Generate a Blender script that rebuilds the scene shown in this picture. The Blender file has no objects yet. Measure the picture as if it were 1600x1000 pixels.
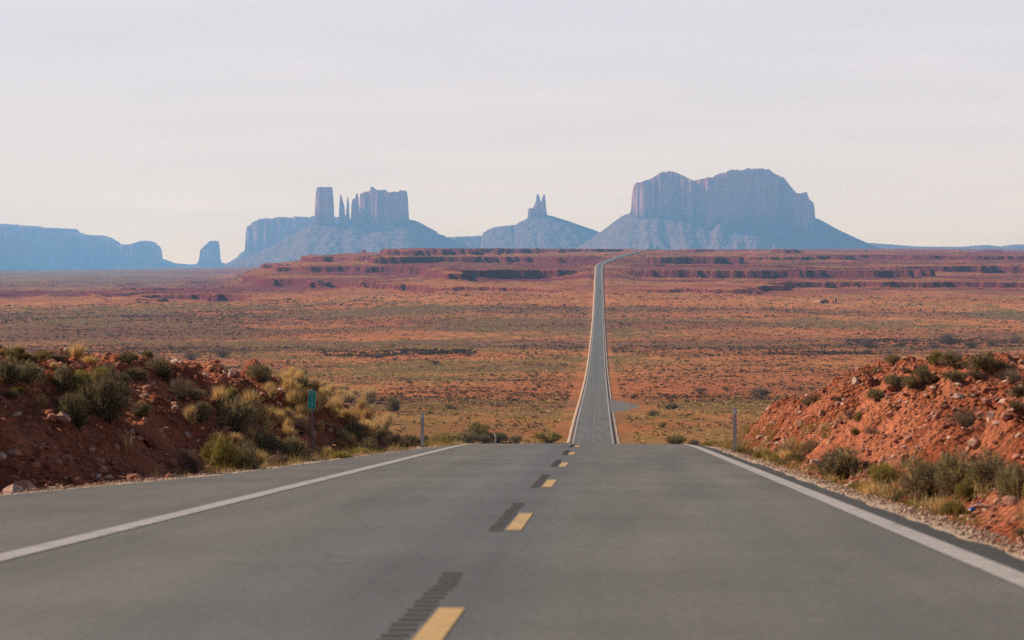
import bpy, math, random
import numpy as np
from math import radians as R

# ------------------------------------------------------------------ camera, sky, sun, exposure
scene = bpy.context.scene
C = scene.collection
F = 3890.0                      # focal length in pixels of the 1600 px wide photograph
CAM_H = 1.12
HZ, VX = 388.0, 957.0           # rows / columns of the true horizon and of the road's heading (+Y)
cam_data = bpy.data.cameras.new('camera')
cam = bpy.data.objects.new('camera', cam_data); C.objects.link(cam)
cam_data.sensor_width = 36.0
cam_data.lens = 36.0 * F / 1600.0
cam_data.clip_start = 0.2
cam_data.clip_end = 90000.0
cam.location = (0, 0, CAM_H)
YAW = math.atan((VX - 800) / F)
PITCH = math.atan((500 - HZ) / F)
cam.rotation_euler = (math.pi / 2 - PITCH, 0, YAW)
scene.camera = cam
cam_data.dof.use_dof = True; cam_data.dof.focus_distance = 350.0; cam_data.dof.aperture_fstop = 3.6

SUN_EL, SUN_AZ = R(32), R(-70)  # azimuth from +Y, negative = towards -X (left)
world = bpy.data.worlds.new('World'); scene.world = world
world.use_nodes = True
wn, wl = world.node_tree.nodes, world.node_tree.links
wn.clear()
w_out = wn.new('ShaderNodeOutputWorld'); w_bg = wn.new('ShaderNodeBackground')
w_sky = wn.new('ShaderNodeTexSky')
w_sky.sky_type = 'NISHITA'; w_sky.sun_disc = False
w_sky.sun_elevation = SUN_EL; w_sky.sun_rotation = SUN_AZ
w_sky.altitude = 1500; w_sky.air_density = 1.0; w_sky.dust_density = 3.0; w_sky.ozone_density = 1.0
# thin high veil of cirrus in front of the blue
w_tc = wn.new('ShaderNodeTexCoord')
w_map = wn.new('ShaderNodeMapping'); w_map.inputs['Scale'].default_value = (5, 5, 46); w_map.inputs['Rotation'].default_value = (0, R(3), 0)
w_noise = wn.new('ShaderNodeTexNoise'); w_noise.inputs['Scale'].default_value = 1.6; w_noise.inputs['Detail'].default_value = 6; w_noise.inputs['Roughness'].default_value = 0.55
w_mr = wn.new('ShaderNodeMapRange'); w_mr.inputs['From Min'].default_value = 0.35; w_mr.inputs['From Max'].default_value = 0.75
w_mr.inputs['To Min'].default_value = 0.90; w_mr.inputs['To Max'].default_value = 1.0
w_sep = wn.new('ShaderNodeSeparateXYZ')
w_ramp = wn.new('ShaderNodeValToRGB')
VEIL = 24.0
cr = w_ramp.color_ramp
cr.elements[0].position = 0.0; cr.elements[0].color = (0.878, 0.540, 0.207, 1)
cr.elements[1].position = 1.0; cr.elements[1].color = (0.022, 0.033, 0.058, 1)
for z_, c_ in ((0.0197, (0.861, 0.540, 0.238)), (0.0215, (0.760, 0.487, 0.234)), (0.0235, (0.676, 0.443, 0.231)), (0.0260, (0.600, 0.404, 0.228)), (0.0290, (0.534, 0.370, 0.226)), (0.0325, (0.480, 0.342, 0.225)), (0.0370, (0.431, 0.316, 0.224)), (0.0430, (0.387, 0.294, 0.224)), (0.0500, (0.353, 0.276, 0.225)), (0.0600, (0.319, 0.259, 0.224)), (0.0730, (0.290, 0.245, 0.225)), (0.0900, (0.265, 0.233, 0.227)), (0.1100, (0.248, 0.224, 0.227)), (.14, (.19, .195, .21)), (.20, (.085, .095, .118)), (.40, (.04, .053, .08))):
    e = cr.elements.new(z_); e.color = (*c_, 1)
w_vm = wn.new('ShaderNodeVectorMath'); w_vm.operation = 'SCALE'; w_vm.inputs['Scale'].default_value = VEIL
w_mix = wn.new('ShaderNodeMix'); w_mix.data_type = 'RGBA'
wl.new(w_tc.outputs['Generated'], w_map.inputs['Vector']); wl.new(w_map.outputs[0], w_noise.inputs['Vector'])
wl.new(w_noise.outputs[0], w_mr.inputs['Value']); wl.new(w_mr.outputs[0], w_mix.inputs[0])
wl.new(w_tc.outputs['Generated'], w_sep.inputs[0]); wl.new(w_sep.outputs['Z'], w_ramp.inputs[0])
w_mr2 = wn.new('ShaderNodeMapRange'); w_mr2.inputs['From Min'].default_value = 0.35; w_mr2.inputs['From Max'].default_value = 0.72
w_mr2.inputs['To Min'].default_value = VEIL * 0.985; w_mr2.inputs['To Max'].default_value = VEIL * 1.04
wl.new(w_noise.outputs[0], w_mr2.inputs['Value']); wl.new(w_mr2.outputs[0], w_vm.inputs['Scale'])
wl.new(w_ramp.outputs['Color'], w_vm.inputs[0])
wl.new(w_sky.outputs[0], w_mix.inputs[6]); wl.new(w_vm.outputs[0], w_mix.inputs[7])
wl.new(w_mix.outputs[2], w_bg.inputs['Color']); w_bg.inputs['Strength'].default_value = 0.10
wl.new(w_bg.outputs[0], w_out.inputs['Surface'])

sun_d = bpy.data.lights.new('sun', 'SUN'); sun = bpy.data.objects.new('sun', sun_d); C.objects.link(sun)
sun_d.energy = 5.0; sun_d.angle = R(0.6); sun_d.color = (1.0, 0.865, 0.69)
# local +Z of the lamp points towards the sun
sdir = np.array([math.sin(SUN_AZ) * math.cos(SUN_EL), math.cos(SUN_AZ) * math.cos(SUN_EL), math.sin(SUN_EL)])
sun.rotation_euler = (math.pi / 2 - SUN_EL, 0, math.pi - SUN_AZ)

vs = scene.view_settings
vs.view_transform = 'Standard'; vs.look = 'None'; vs.exposure = 0.55; vs.gamma = 1.0; vs.use_curve_mapping = False
scene.cycles.use_denoising = False
scene.cycles.volume_bounces = 2
scene.cycles.max_bounces = 6
scene.cycles.diffuse_bounces = 3
scene.cycles.transparent_max_bounces = 8

# ------------------------------------------------------------------ numpy noise
rng = np.random.default_rng(7)
_perm = rng.permutation(4096)
_val = rng.random(4096) * 2 - 1
def vnoise(x, y, seed=0):
    x = np.asarray(x, float); y = np.asarray(y, float)
    xi = np.floor(x).astype(np.int64); yi = np.floor(y).astype(np.int64)
    fx = x - xi; fy = y - yi
    fx = fx * fx * fx * (fx * (fx * 6 - 15) + 10); fy = fy * fy * fy * (fy * (fy * 6 - 15) + 10)
    def h(a, b): return _val[_perm[(_perm[(a + seed * 131) & 4095] + b) & 4095]]
    a = h(xi, yi); b = h(xi + 1, yi); c = h(xi, yi + 1); d = h(xi + 1, yi + 1)
    return a + (b - a) * fx + (c - a) * fy + (a - b - c + d) * fx * fy
def fbm(x, y, octv=4, seed=0, gain=0.5):
    s = 0; a = 1; n = 0
    for k in range(octv):
        s = s + a * vnoise(x * 2 ** k + 17.3 * k, y * 2 ** k - 9.1 * k, seed + k); n += a; a *= gain
    return s / n * 1.5
def sst(a, b, x):
    t = np.clip((x - a) / (b - a), 0, 1); return t * t * (3 - 2 * t)
def lerp(a, b, t): return a + (b - a) * t

# ------------------------------------------------------------------ road alignment and profile
_sk = np.array([(-60, .0648), (70, .0648), (120, .1), (230, .1), (450, .03), (600, .034), (900, .028), (1300, .010), (1700, .002), (2000, -.006),
                (2500, -.022), (3200, -.0235), (3700, -.019), (4500, -.014), (5200, -.010), (5500, 0), (6500, .0015), (60000, .0)])
_yd = np.concatenate([np.arange(-60, 800, 0.5), np.arange(800, 7000, 4.0), np.arange(7000, 60001, 500.0)])
_sl = np.interp(_yd, _sk[:, 0], _sk[:, 1])
_zd = -np.concatenate([[0], np.cumsum((_sl[1:] + _sl[:-1]) / 2 * np.diff(_yd))])
_zd = _zd - np.interp(0, _yd, _zd)
def zr(Y): return np.interp(Y, _yd, _zd)
_xk = np.array([(-60, -.82), (0, -.86), (80, -1.0), (250, -2.2), (467, -3.6), (583, -4.3), (920, -5.9), (1400, -8.3), (2060, -11.6), (2500, -13.8), (3000, -16.5), (3600, -19.3),
                (3750, -19.0), (3900, -13), (4300, 9), (4800, 41), (5300, 72), (5700, 103), (6500, 165), (60000, 165)])
_xd = np.interp(_yd, _xk[:, 0], _xk[:, 1])
_k = np.ones(61) / 61
_xs = np.convolve(np.pad(np.interp(np.arange(-60, 7000, 2.0), _xk[:, 0], _xk[:, 1]), 30, mode='edge'), _k, 'valid')
_xs = np.convolve(np.pad(_xs, 30, mode='edge'), _k, 'valid')
def xc(Y): return np.interp(Y, np.arange(-60, 7000, 2.0), _xs)
HALF = 3.66
def edge_left(Y):   # pavement edge left of the centreline (a pull-out near the camera)
    return np.interp(Y, [-60, 20, 31, 38, 44, 60, 69, 80, 110], [7.6, 7.3, 6.95, 6.1, 5.5, 4.9, 4.4, 4.0, 3.85])
EDGE_R = HALF + 0.34

# ------------------------------------------------------------------ terrain
_tp = np.array([-1200, 0, 330, 420, 500, 570, 640, 700, 760, 820, 935, 1100, 1350, 1600, 2600], float)
_td = np.array([450, 1400, 2060, 2500, 2800, 3000, 3300, 3600, 4000, 4500, 5000, 5500, 7000, 10000, 15000, 20000, 45000], float)
_tz = {
 -1200: [-34, -57, -60, -61, -60, -59, -60, -62, -64, -66, -69, -72, -80, -95, -135, -190, -420],
 0:     [-34, -57, -60, -61, -60, -59, -60, -62, -64, -66, -69, -72, -80, -95, -135, -190, -420],
 330:   [-34, -57, -59, -58, -56, -55, -55, -56, -58, -60, -64, -68, -76, -90, -118, -155, -330],
 420:   [-34, -57, -59, -57, -54, -52, -48, -41, -29, -27, -34, -45, -66, -85, -110, -140, -300],
 500:   [-34, -57, -59, -56, -53, -50, -45, -36, -19, -8, -10, -18, -45, -75, -95, -110, -150],
 570:   [-34, -57, -58, -54, -51, -48, -41, -33, -17, -3.5, -1, -3, -20, -50, -80, -95, -130],
 640:   [-34, -56, -57, -53, -48, -44, -37, -29, -15, -4, .5, -1, -8, -25, -50, -60, -80],
 700:   [-34, -56, -57, -52, -43, -31, -21, -19, -15, -7, .5, .5, -4, -12, -20, -30, -50],
 760:   [-34, -56, -57, -51, -43, -36, -26, -21, -15, -7, .5, .5, -3, -8, -12, -15, -30],
 820:   [-34, -56, -57, -51, -44, -39, -32, -25, -17, -9, -1, .2, -3, -6, -8, -10, -20],
 935:   None,
 1100:  [-34, -56, -58, -52, -45, -40, -34, -28, -19, -10, -4, -1.2, -3, -5, -8, -10, -20],
 1350:  [-34, -56, -59, -54, -48, -44, -38, -33, -24, -14, -7, -3.5, -4, -5, -8, -10, -20],
 1600:  [-34, -56, -60, -56, -50, -46, -41, -36, -26, -14, -8, -5, -5, -6, -8, -10, -20],
 2600:  [-34, -56, -60, -56, -50, -46, -41, -36, -28, -20, -14, -10, -9, -9, -10, -12, -20]}
_tm = np.array([[(zr(d) if _tz[int(p)] is None else _tz[int(p)][i]) - zr(d) for i, d in enumerate(_td)] for p in _tp])
_tm[:, 0] = 0
def delta(px, Y):
    px = np.clip(px, _tp[0], _tp[-1]); d = np.clip(Y, 450, 45000)
    i = np.clip(np.searchsorted(_tp, px, 'right') - 1, 0, len(_tp) - 2)
    j = np.clip(np.searchsorted(_td, d, 'right') - 1, 0, len(_td) - 2)
    a = (px - _tp[i]) / (_tp[i + 1] - _tp[i]); a = a * a * (3 - 2 * a)
    b = (d - _td[j]) / (_td[j + 1] - _td[j])
    return (_tm[i, j] * (1 - a) + _tm[i + 1, j] * a) * (1 - b) + (_tm[i, j + 1] * (1 - a) + _tm[i + 1, j + 1] * a) * b
def terrace(z, step, steep):
    q = z / step; k = np.floor(q); f = q - k
    return step * (k + 0.10 * f + 0.14 * sst(1 - min(.6, steep * 5), 1 - steep * .5, f) + 0.76 * sst(1 - steep, 1.0, f))
FOOT_R = HALF + 0.80
def bank(X, Y):
    """height above the road profile near the camera; and the distances beyond each bank's foot"""
    u = X - xc(Y)
    tl = -u - edge_left(Y) - 0.8
    tr = u - FOOT_R
    def hl(y): return np.interp(y, [-60, 30, 45, 60, 72, 80, 87, 94], [1.6, 1.98, 2.08, 2.18, 2.2, 1.7, .75, 0])
    def hr(y): return np.interp(y, [-60, 20, 40, 50, 65, 76, 86, 96, 106], [1.1, 1.35, 1.8, 2.1, 2.5, 2.4, 1.8, .8, 0])
    yl = Y - 0.8 * np.clip(tl - 2, 0, 30); yr_ = Y - 4.0 * np.clip(tr - 3.2, 0, 30)
    L = hl(yl); Rr = hr(yr_)
    zl = L * (0.28 * sst(0, 2.4, tl) + 0.72 * sst(.6, 4.4, tl)) + 0.02 * np.clip(tl - 4.2, 0, 60) * sst(0, 1, L)
    z2 = Rr * (0.42 * sst(0, 2.2, tr) + 0.58 * sst(.3, 5.2, tr)) + 0.07 * np.clip(tr - 4, 0, 40) * sst(0, 1, Rr)
    return zl + z2, tl, tr
def terrain(X, Y):
    X = np.asarray(X, float); Y = np.asarray(Y, float)
    Ys = np.maximum(Y, 1.0)
    px = VX + F * X / np.maximum(Y, 60)
    u = X - xc(Y); au = np.abs(u)
    far = sst(100, 450, Y)
    corr = sst(9, 9 + 16 + 0.012 * Ys, au)                 # 0 on the road's corridor, 1 out in the desert
    near_b, tl, tr = bank(X, Y)
    out = np.maximum(tl, tr)
    z = zr(Y) - 0.15 - 0.00035 * np.clip(Y - 200, 0, 6000) * (1 - corr)
    z = z + near_b * (1 - sst(150, 260, Y))
    # near relief
    wn_ = sst(0.0, 1.2, out) * (1 - sst(90, 140, Y))
    m = Y < 170
    if np.any(m):
        xn, yn = X[m], Y[m]
        hh = near_b[m]
        bs = sst(0.1, 1.0, hh)
        rel = 0.10 * fbm(xn / 3.1, yn / 3.1, 3, 3) + bs * (0.34 * fbm(xn / 1.1, yn / 1.7, 3, 11) + 0.13 * np.abs(fbm(xn / .40, yn / .6, 2, 15)))
        rel = rel + bs * 0.10 * (terrace(hh + .35 * fbm(xn / 2.2, yn / 2.2, 2, 5), .5, .3) - hh)
        z = z.copy(); z[m] += rel * wn_[m]
    # valley relief
    wy = sst(2450, 3100, Y) * (250 * fbm(X / 290, Y / 800, 3, 45) + 95 * (np.abs(fbm(X / 75, Y / 330, 3, 47)) * 2 - .7)) * (1 - .6 * sst(5200, 7000, Y))
    dl = delta(px, Y + wy)
    a = far * corr
    z = z + dl * corr * sst(450, 600, Y)
    z = z + a * (0.9 * fbm(X / 70, Y / 90, 3, 21) + 0.25 * fbm(X / 14, Y / 18, 2, 25)) * (1 - 0.5 * sst(2400, 3000, Y))
    # ledges of red rock
    wt = sst(2500, 3000, Y) * corr * (1 - 0.75 * sst(5600, 8000, Y)) * (1 - .8 * (1 - sst(120, 360, px)))
    m = wt > 0
    if np.any(m):
        zz = z[m]; xm, ym = X[m], Y[m]
        lump = sst(2700, 3100, ym) * (1 - sst(5000, 5800, ym))
        pxm = VX + F * xm / ym; lump = lump * (.35 + .65 * sst(250, 420, pxm) * (1 - sst(780, 900, pxm)))
        zz = zz + lump * (4.5 * fbm(xm / 120, ym / 260, 3, 46) - 2.6 * np.abs(fbm(xm / 48 + ym / 260, ym / 340, 3, 48)) + 1)
        xq = xm + .6 * ym + 25 * fbm(xm / 90, ym / 90, 2, 36)
        n = 5.5 * fbm(xm / 420, ym / 300, 3, 31) + 2.0 * fbm(xq / 170, ym / 170, 3, 34) + .7 * np.abs(fbm(xq / 64, ym / 130, 3, 35)) + .7 * fbm(xq / 15, ym / 40, 3, 38)
        zt = terrace(zz + n, 14.0, 0.03) - n * 0.6
        zt = zt + 0.45 * (terrace(zz + n * .5 + 2, 4.2, 0.10) - zz)
        zt = zt + 1.3 * np.abs(fbm(xm / 30 + ym / 200, ym / 170, 3, 49)) * sst(-.2, .6, fbm(xm / 330, ym / 330, 2, 43))
        z[m] = lerp(zz + .9 * fbm(xm / 24, ym / 40, 3, 44), zt, wt[m] * (.62 + .36 * sst(-.35, .35, fbm(xm / 380, ym / 240, 3, 42))))
        fm = sst(5500, 8000, Y[m])
        z[m] += fm * corr[m] * 6 * fbm(xm / 700, ym / 900, 4, 41)
    return z

# ------------------------------------------------------------------ helpers
def mesh_from(name, V, faces, mats=(), smooth=False, parent=None, attrs=None, uv=None, mat_idx=None):
    """faces: (n,k) int array or a list of such arrays (k = 3 or 4)"""
    me = bpy.data.meshes.new(name)
    V = np.ascontiguousarray(V, dtype=np.float32)
    fl = faces if isinstance(faces, list) else [faces]
    fl = [np.ascontiguousarray(f, dtype=np.int32) for f in fl if len(f)]
    nl = sum(f.size for f in fl); nf = sum(len(f) for f in fl)
    me.vertices.add(len(V)); me.vertices.foreach_set('co', V.ravel())
    me.loops.add(nl); me.loops.foreach_set('vertex_index', np.concatenate([f.ravel() for f in fl]))
    me.polygons.add(nf)
    tot = np.concatenate([np.full(len(f), f.shape[1], np.int32) for f in fl])
    st = np.concatenate([[0], np.cumsum(tot)[:-1]]).astype(np.int32)
    me.polygons.foreach_set('loop_start', st)
    me.polygons.foreach_set('use_smooth', np.full(nf, bool(smooth)))
    for m in mats: me.materials.append(m)
    if mat_idx is not None: me.polygons.foreach_set('material_index', np.ascontiguousarray(mat_idx, np.int32))
    me.update(calc_edges=True)
    if attrs:
        for an, av in attrs.items():
            av = np.asarray(av, np.float32)
            if av.ndim == 2:
                if av.shape[1] == 3: av = np.concatenate([av, np.ones((len(av), 1), np.float32)], 1)
                at = me.attributes.new(an, 'FLOAT_COLOR', 'POINT'); at.data.foreach_set('color', av.ravel())
            else:
                at = me.attributes.new(an, 'FLOAT', 'POINT'); at.data.foreach_set('value', av)
    if uv is not None:
        lay = me.uv_layers.new(name='UVMap')
        li = np.concatenate([f.ravel() for f in fl])
        lay.data.foreach_set('uv', np.ascontiguousarray(np.asarray(uv, np.float32)[li]).ravel())
    ob = bpy.data.objects.new(name, me); C.objects.link(ob)
    if parent is not None: ob.parent = parent
    return ob
def tag(o, label=None, cat=None, group=None, kind=None):
    if label: o['label'] = label
    if cat: o['category'] = cat
    if group: o['group'] = group
    if kind: o['kind'] = kind
    return o
def empty(name, loc, rz=0.0):
    o = bpy.data.objects.new(name, None); C.objects.link(o); o.location = loc; o.rotation_euler = (0, 0, rz)
    o.empty_display_size = 0.2
    return o
def grid_faces(nr, nc):
    i = np.arange(nr - 1)[:, None] * nc + np.arange(nc - 1)[None, :]
    i = i.ravel()
    return np.stack([i, i + 1, i + nc + 1, i + nc], 1)
class MB:
    """collects boxes, prisms and tubes into one mesh"""
    def __init__(self): self.v = []; self.f4 = []; self.f3 = []; self.n = 0
    def add(self, V, f4=(), f3=()):
        for f in f4: self.f4.append([i + self.n for i in f])
        for f in f3: self.f3.append([i + self.n for i in f])
        self.v.append(np.asarray(V, float)); self.n += len(V)
    def box(self, c, s, bev=0.0, rot=None):
        # box with chamfered vertical edges
        x, y, z = np.array(s) / 2.0
        b = min(bev, x * .9, y * .9)
        ring = [(-x + b, -y), (x - b, -y), (x, -y + b), (x, y - b), (x - b, y), (-x + b, y), (-x, y - b), (-x, -y + b)] if b > 0 else [(-x, -y), (x, -y), (x, y), (-x, y)]
        k = len(ring)
        V = np.array([(a, d, -z) for a, d in ring] + [(a, d, z) for a, d in ring] + [(0, 0, -z), (0, 0, z)])
        if rot is not None: V = V @ rot.T
        V = V + np.array(c)
        self.add(V, [(i, (i + 1) % k, k + (i + 1) % k, k + i) for i in range(k)],
                 [(2 * k, (i + 1) % k, i) for i in range(k)] + [(2 * k + 1, k + i, k + (i + 1) % k) for i in range(k)])
    def prism(self, pts, axis_lo, axis_hi, axis=0):
        # polygon pts (a,b) extruded along an axis
        k = len(pts); V = []
        for h in (axis_lo, axis_hi):
            for a, b in pts: V.append((h, a, b) if axis == 0 else ((a, h, b) if axis == 1 else (a, b, h)))
        ca = np.mean(np.array(pts), 0)
        for h in (axis_lo, axis_hi):
            a, b = ca; V.append((h, a, b) if axis == 0 else ((a, h, b) if axis == 1 else (a, b, h)))
        self.add(V, [(i, (i + 1) % k, k + (i + 1) % k, k + i) for i in range(k)],
                 [(2 * k, (i + 1) % k, i) for i in range(k)] + [(2 * k + 1, k + i, k + (i + 1) % k) for i in range(k)])
    def lathe(self, c, prof, seg=12, axis=2):
        V = []; n = len(prof)
        for r, h in prof:
            for k in range(seg):
                t = 2 * math.pi * k / seg; a, b = r * math.cos(t), r * math.sin(t)
                V.append((a, b, h) if axis == 2 else ((h, a, b) if axis == 0 else (a, h, b)))
        f = [(i * seg + k, i * seg + (k + 1) % seg, (i + 1) * seg + (k + 1) % seg, (i + 1) * seg + k) for i in range(n - 1) for k in range(seg)]
        V += [(0, 0, prof[0][1]) if axis == 2 else ((prof[0][1], 0, 0) if axis == 0 else (0, prof[0][1], 0)),
              (0, 0, prof[-1][1]) if axis == 2 else ((prof[-1][1], 0, 0) if axis == 0 else (0, prof[-1][1], 0))]
        f3 = [(n * seg, (k + 1) % seg, k) for k in range(seg)] + [(n * seg + 1, (n - 1) * seg + k, (n - 1) * seg + (k + 1) % seg) for k in range(seg)]
        self.add(np.array(V) + np.array(c), f, f3)
    def build(self, name, mat, parent=None, smooth=False):
        V = np.concatenate(self.v); fs = []
        if self.f4: fs.append(np.array(self.f4))
        if self.f3: fs.append(np.array(self.f3))
        return mesh_from(name, V, fs, (mat,), smooth, parent)

# ------------------------------------------------------------------ materials
def new_mat(name):
    m = bpy.data.materials.new(name); m.use_nodes = True
    nt = m.node_tree; nt.nodes.clear()
    out = nt.nodes.new('ShaderNodeOutputMaterial'); b = nt.nodes.new('ShaderNodeBsdfPrincipled')
    b.inputs['Roughness'].default_value = 0.9; b.inputs['Specular IOR Level'].default_value = 0.2
    nt.links.new(b.outputs[0], out.inputs['Surface'])
    return m, nt, b
def N(nt, t, **kw):
    n = nt.nodes.new(t)
    for k, v in kw.items():
        if k in n.inputs: n.inputs[k].default_value = v
        else: setattr(n, k, v)
    return n
def plain(name, col, rough=0.8, metal=0.0, noise=0.15, scale=6.0):
    m, nt, b = new_mat(name)
    tc = N(nt, 'ShaderNodeTexCoord'); nz = N(nt, 'ShaderNodeTexNoise', Scale=scale, Detail=5.0)
    nt.links.new(tc.outputs['Object'], nz.inputs['Vector'])
    mx = N(nt, 'ShaderNodeMix', data_type='RGBA')
    mx.inputs[6].default_value = (*[c * (1 - noise) for c in col], 1); mx.inputs[7].default_value = (*[min(1, c * (1 + noise)) for c in col], 1)
    nt.links.new(nz.outputs[0], mx.inputs[0]); nt.links.new(mx.outputs[2], b.inputs['Base Color'])
    b.inputs['Roughness'].default_value = rough; b.inputs['Metallic'].default_value = metal
    return m
def mul_noise(nt, col_out, scale, lo, hi, detail=4.0, vec=None, stretch=None):
    """colour * noise between lo and hi"""
    nz = N(nt, 'ShaderNodeTexNoise', Scale=scale, Detail=detail)
    if vec is not None:
        if stretch:
            mp = N(nt, 'ShaderNodeMapping'); mp.inputs['Scale'].default_value = stretch
            nt.links.new(vec, mp.inputs['Vector']); vec = mp.outputs[0]
        nt.links.new(vec, nz.inputs['Vector'])
    mr = N(nt, 'ShaderNodeMapRange'); mr.inputs['From Min'].default_value = .3; mr.inputs['From Max'].default_value = .7
    mr.inputs['To Min'].default_value = lo; mr.inputs['To Max'].default_value = hi
    nt.links.new(nz.outputs[0], mr.inputs['Value'])
    vm = N(nt, 'ShaderNodeVectorMath', operation='SCALE')
    nt.links.new(col_out, vm.inputs[0]); nt.links.new(mr.outputs[0], vm.inputs['Scale'])
    return vm.outputs[0]

def ground_material():
    m, nt, b = new_mat('desert_soil')
    at = N(nt, 'ShaderNodeAttribute', attribute_name='cover')
    geo = N(nt, 'ShaderNodeNewGeometry')
    c = at.outputs['Color']
    c = mul_noise(nt, c, 0.35, .78, 1.22, 6.0, geo.outputs['Position'])
    c = mul_noise(nt, c, 9.0, .70, 1.3, 6.0, geo.outputs['Position'])
    c = mul_noise(nt, c, 0.03, .85, 1.15, 5.0, geo.outputs['Position'])
    nt.links.new(c, b.inputs['Base Color'])
    b.inputs['Roughness'].default_value = 1.0; b.inputs['Specular IOR Level'].default_value = 0.05
    nz = N(nt, 'ShaderNodeTexNoise', Scale=11.0, Detail=8.0); nt.links.new(geo.outputs['Position'], nz.inputs['Vector'])
    vo = N(nt, 'ShaderNodeTexVoronoi', Scale=8.0); nt.links.new(geo.outputs['Position'], vo.inputs['Vector'])
    ad = N(nt, 'ShaderNodeMath', operation='SUBTRACT'); nt.links.new(nz.outputs[0], ad.inputs[0]); nt.links.new(vo.outputs['Distance'], ad.inputs[1])
    bp = N(nt, 'ShaderNodeBump', Strength=1.0, Distance=0.15)
    nt.links.new(ad.outputs[0], bp.inputs['Height']); nt.links.new(bp.outputs[0], b.inputs['Normal'])
    return m
def rock_material(name, col, z0, z1):
    """layered sandstone: bands by height, streaks down the face"""
    m, nt, b = new_mat(name)
    geo = N(nt, 'ShaderNodeNewGeometry')
    at = N(nt, 'ShaderNodeAttribute', attribute_name='cliff'); base = N(nt, 'ShaderNodeMix', data_type='RGBA')
    base.inputs[6].default_value = (.205, .105, .080, 1); base.inputs[7].default_value = (*col, 1); nt.links.new(at.outputs['Fac'], base.inputs[0])
    c = mul_noise(nt, base.outputs[2], 1.0, .88, 1.12, 5.0, geo.outputs['Position'], (.004, .004, .05))
    c = mul_noise(nt, c, 1.0, .75, 1.25, 5.0, geo.outputs['Position'], (.03, .03, .004))
    c = mul_noise(nt, c, .02, .85, 1.15, 6.0, geo.outputs['Position'])
    nt.links.new(c, b.inputs['Base Color'])
    b.inputs['Roughness'].default_value = 1.0; b.inputs['Specular IOR Level'].default_value = 0.05
    return m
def asphalt_material():
    m, nt, b = new_mat('asphalt')
    uv = N(nt, 'ShaderNodeUVMap', uv_map='UVMap'); sep = N(nt, 'ShaderNodeSeparateXYZ')
    nt.links.new(uv.outputs[0], sep.inputs[0])
    geo = N(nt, 'ShaderNodeNewGeometry')
    # wheel tracks and the darker strips between them, by distance from the centreline
    rp = N(nt, 'ShaderNodeValToRGB'); mr = N(nt, 'ShaderNodeMapRange')
    mr.inputs['From Min'].default_value = -8; mr.inputs['From Max'].default_value = 8
    wob = N(nt, 'ShaderNodeTexNoise', Scale=0.25, Detail=3.0); nt.links.new(geo.outputs['Position'], wob.inputs['Vector'])
    ma = N(nt, 'ShaderNodeMath', operation='MULTIPLY_ADD'); nt.links.new(wob.outputs[0], ma.inputs[0]); ma.inputs[1].default_value = 0.12; nt.links.new(sep.outputs['X'], ma.inputs[2])
    nt.links.new(ma.outputs[0], mr.inputs['Value']); nt.links.new(mr.outputs[0], rp.inputs[0])
    def g(v, w=1.0): v *= .63; return (v * (w + .02), v * 0.95, v * (0.88 if w >= 1 else 1.02), 1)
    stops = [(-8, g(.140, 1.05)), (-4.6, g(.150, 1.04)), (-3.9, g(.142, 1.04)), (-3.0, g(.150, 1.02)), (-2.4, g(.162, 1.02)), (-1.7, g(.150, 1.0)), (-.7, g(.150, .95)), (-.3, g(.126, .93)), (0.15, g(.132, .95)),
             (.6, g(.160, 1.0)), (1.5, g(.162, 1.02)), (2.2, g(.150, 1.0)), (2.9, g(.165, 1.02)), (3.62, g(.150, 1.02)), (3.86, g(.062, 1.05)), (8, g(.062, 1.05))]
    els = rp.color_ramp.elements
    els[0].position = 0; els[0].color = stops[0][1]; els[1].position = 1; els[1].color = stops[-1][1]
    for x, col in stops[1:-1]:
        el = els.new((x + 8) / 16); el.color = col
    c = rp.outputs['Color']
    c = mul_noise(nt, c, 1.0, .88, 1.12, 5.0, geo.outputs['Position'], (.8, .05, 1))
    c = mul_noise(nt, c, .35, .88, 1.12, 6.0, geo.outputs['Position'])
    c = mul_noise(nt, c, 60.0, .72, 1.30, 3.0, geo.outputs['Position'])
    c = mul_noise(nt, c, 14.0, .86, 1.14, 4.0, geo.outputs['Position'])
    c = mul_noise(nt, c, 1.0, .90, 1.10, 6.0, geo.outputs['Position'], (2.2, .06, 1))
    # hairline cracks sealed with tar: thin lines of a distorted cell pattern
    nzc = N(nt, 'ShaderNodeTexNoise', Scale=.8, Detail=5.0); nt.links.new(geo.outputs['Position'], nzc.inputs['Vector'])
    mpc = N(nt, 'ShaderNodeMapping'); mpc.inputs['Scale'].default_value = (.30, .085, 0); nt.links.new(geo.outputs['Position'], mpc.inputs['Vector'])
    vav = N(nt, 'ShaderNodeVectorMath', operation='MULTIPLY_ADD'); nt.links.new(nzc.outputs['Color'], vav.inputs[0]); vav.inputs[1].default_value = (.22, .12, 0); nt.links.new(mpc.outputs[0], vav.inputs[2])
    vor = N(nt, 'ShaderNodeTexVoronoi', feature='DISTANCE_TO_EDGE', Scale=1.0); nt.links.new(vav.outputs[0], vor.inputs['Vector'])
    mrc = N(nt, 'ShaderNodeMapRange'); mrc.inputs['From Min'].default_value = .0015; mrc.inputs['From Max'].default_value = .004; mrc.inputs['To Min'].default_value = .86
    nt.links.new(vor.outputs['Distance'], mrc.inputs['Value'])
    vsc = N(nt, 'ShaderNodeVectorMath', operation='SCALE'); nt.links.new(c, vsc.inputs[0]); nt.links.new(mrc.outputs[0], vsc.inputs['Scale']); c = vsc.outputs[0]
    nt.links.new(c, b.inputs['Base Color'])
    b.inputs['Roughness'].default_value = 0.85; b.inputs['Specular IOR Level'].default_value = 0.3
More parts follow.
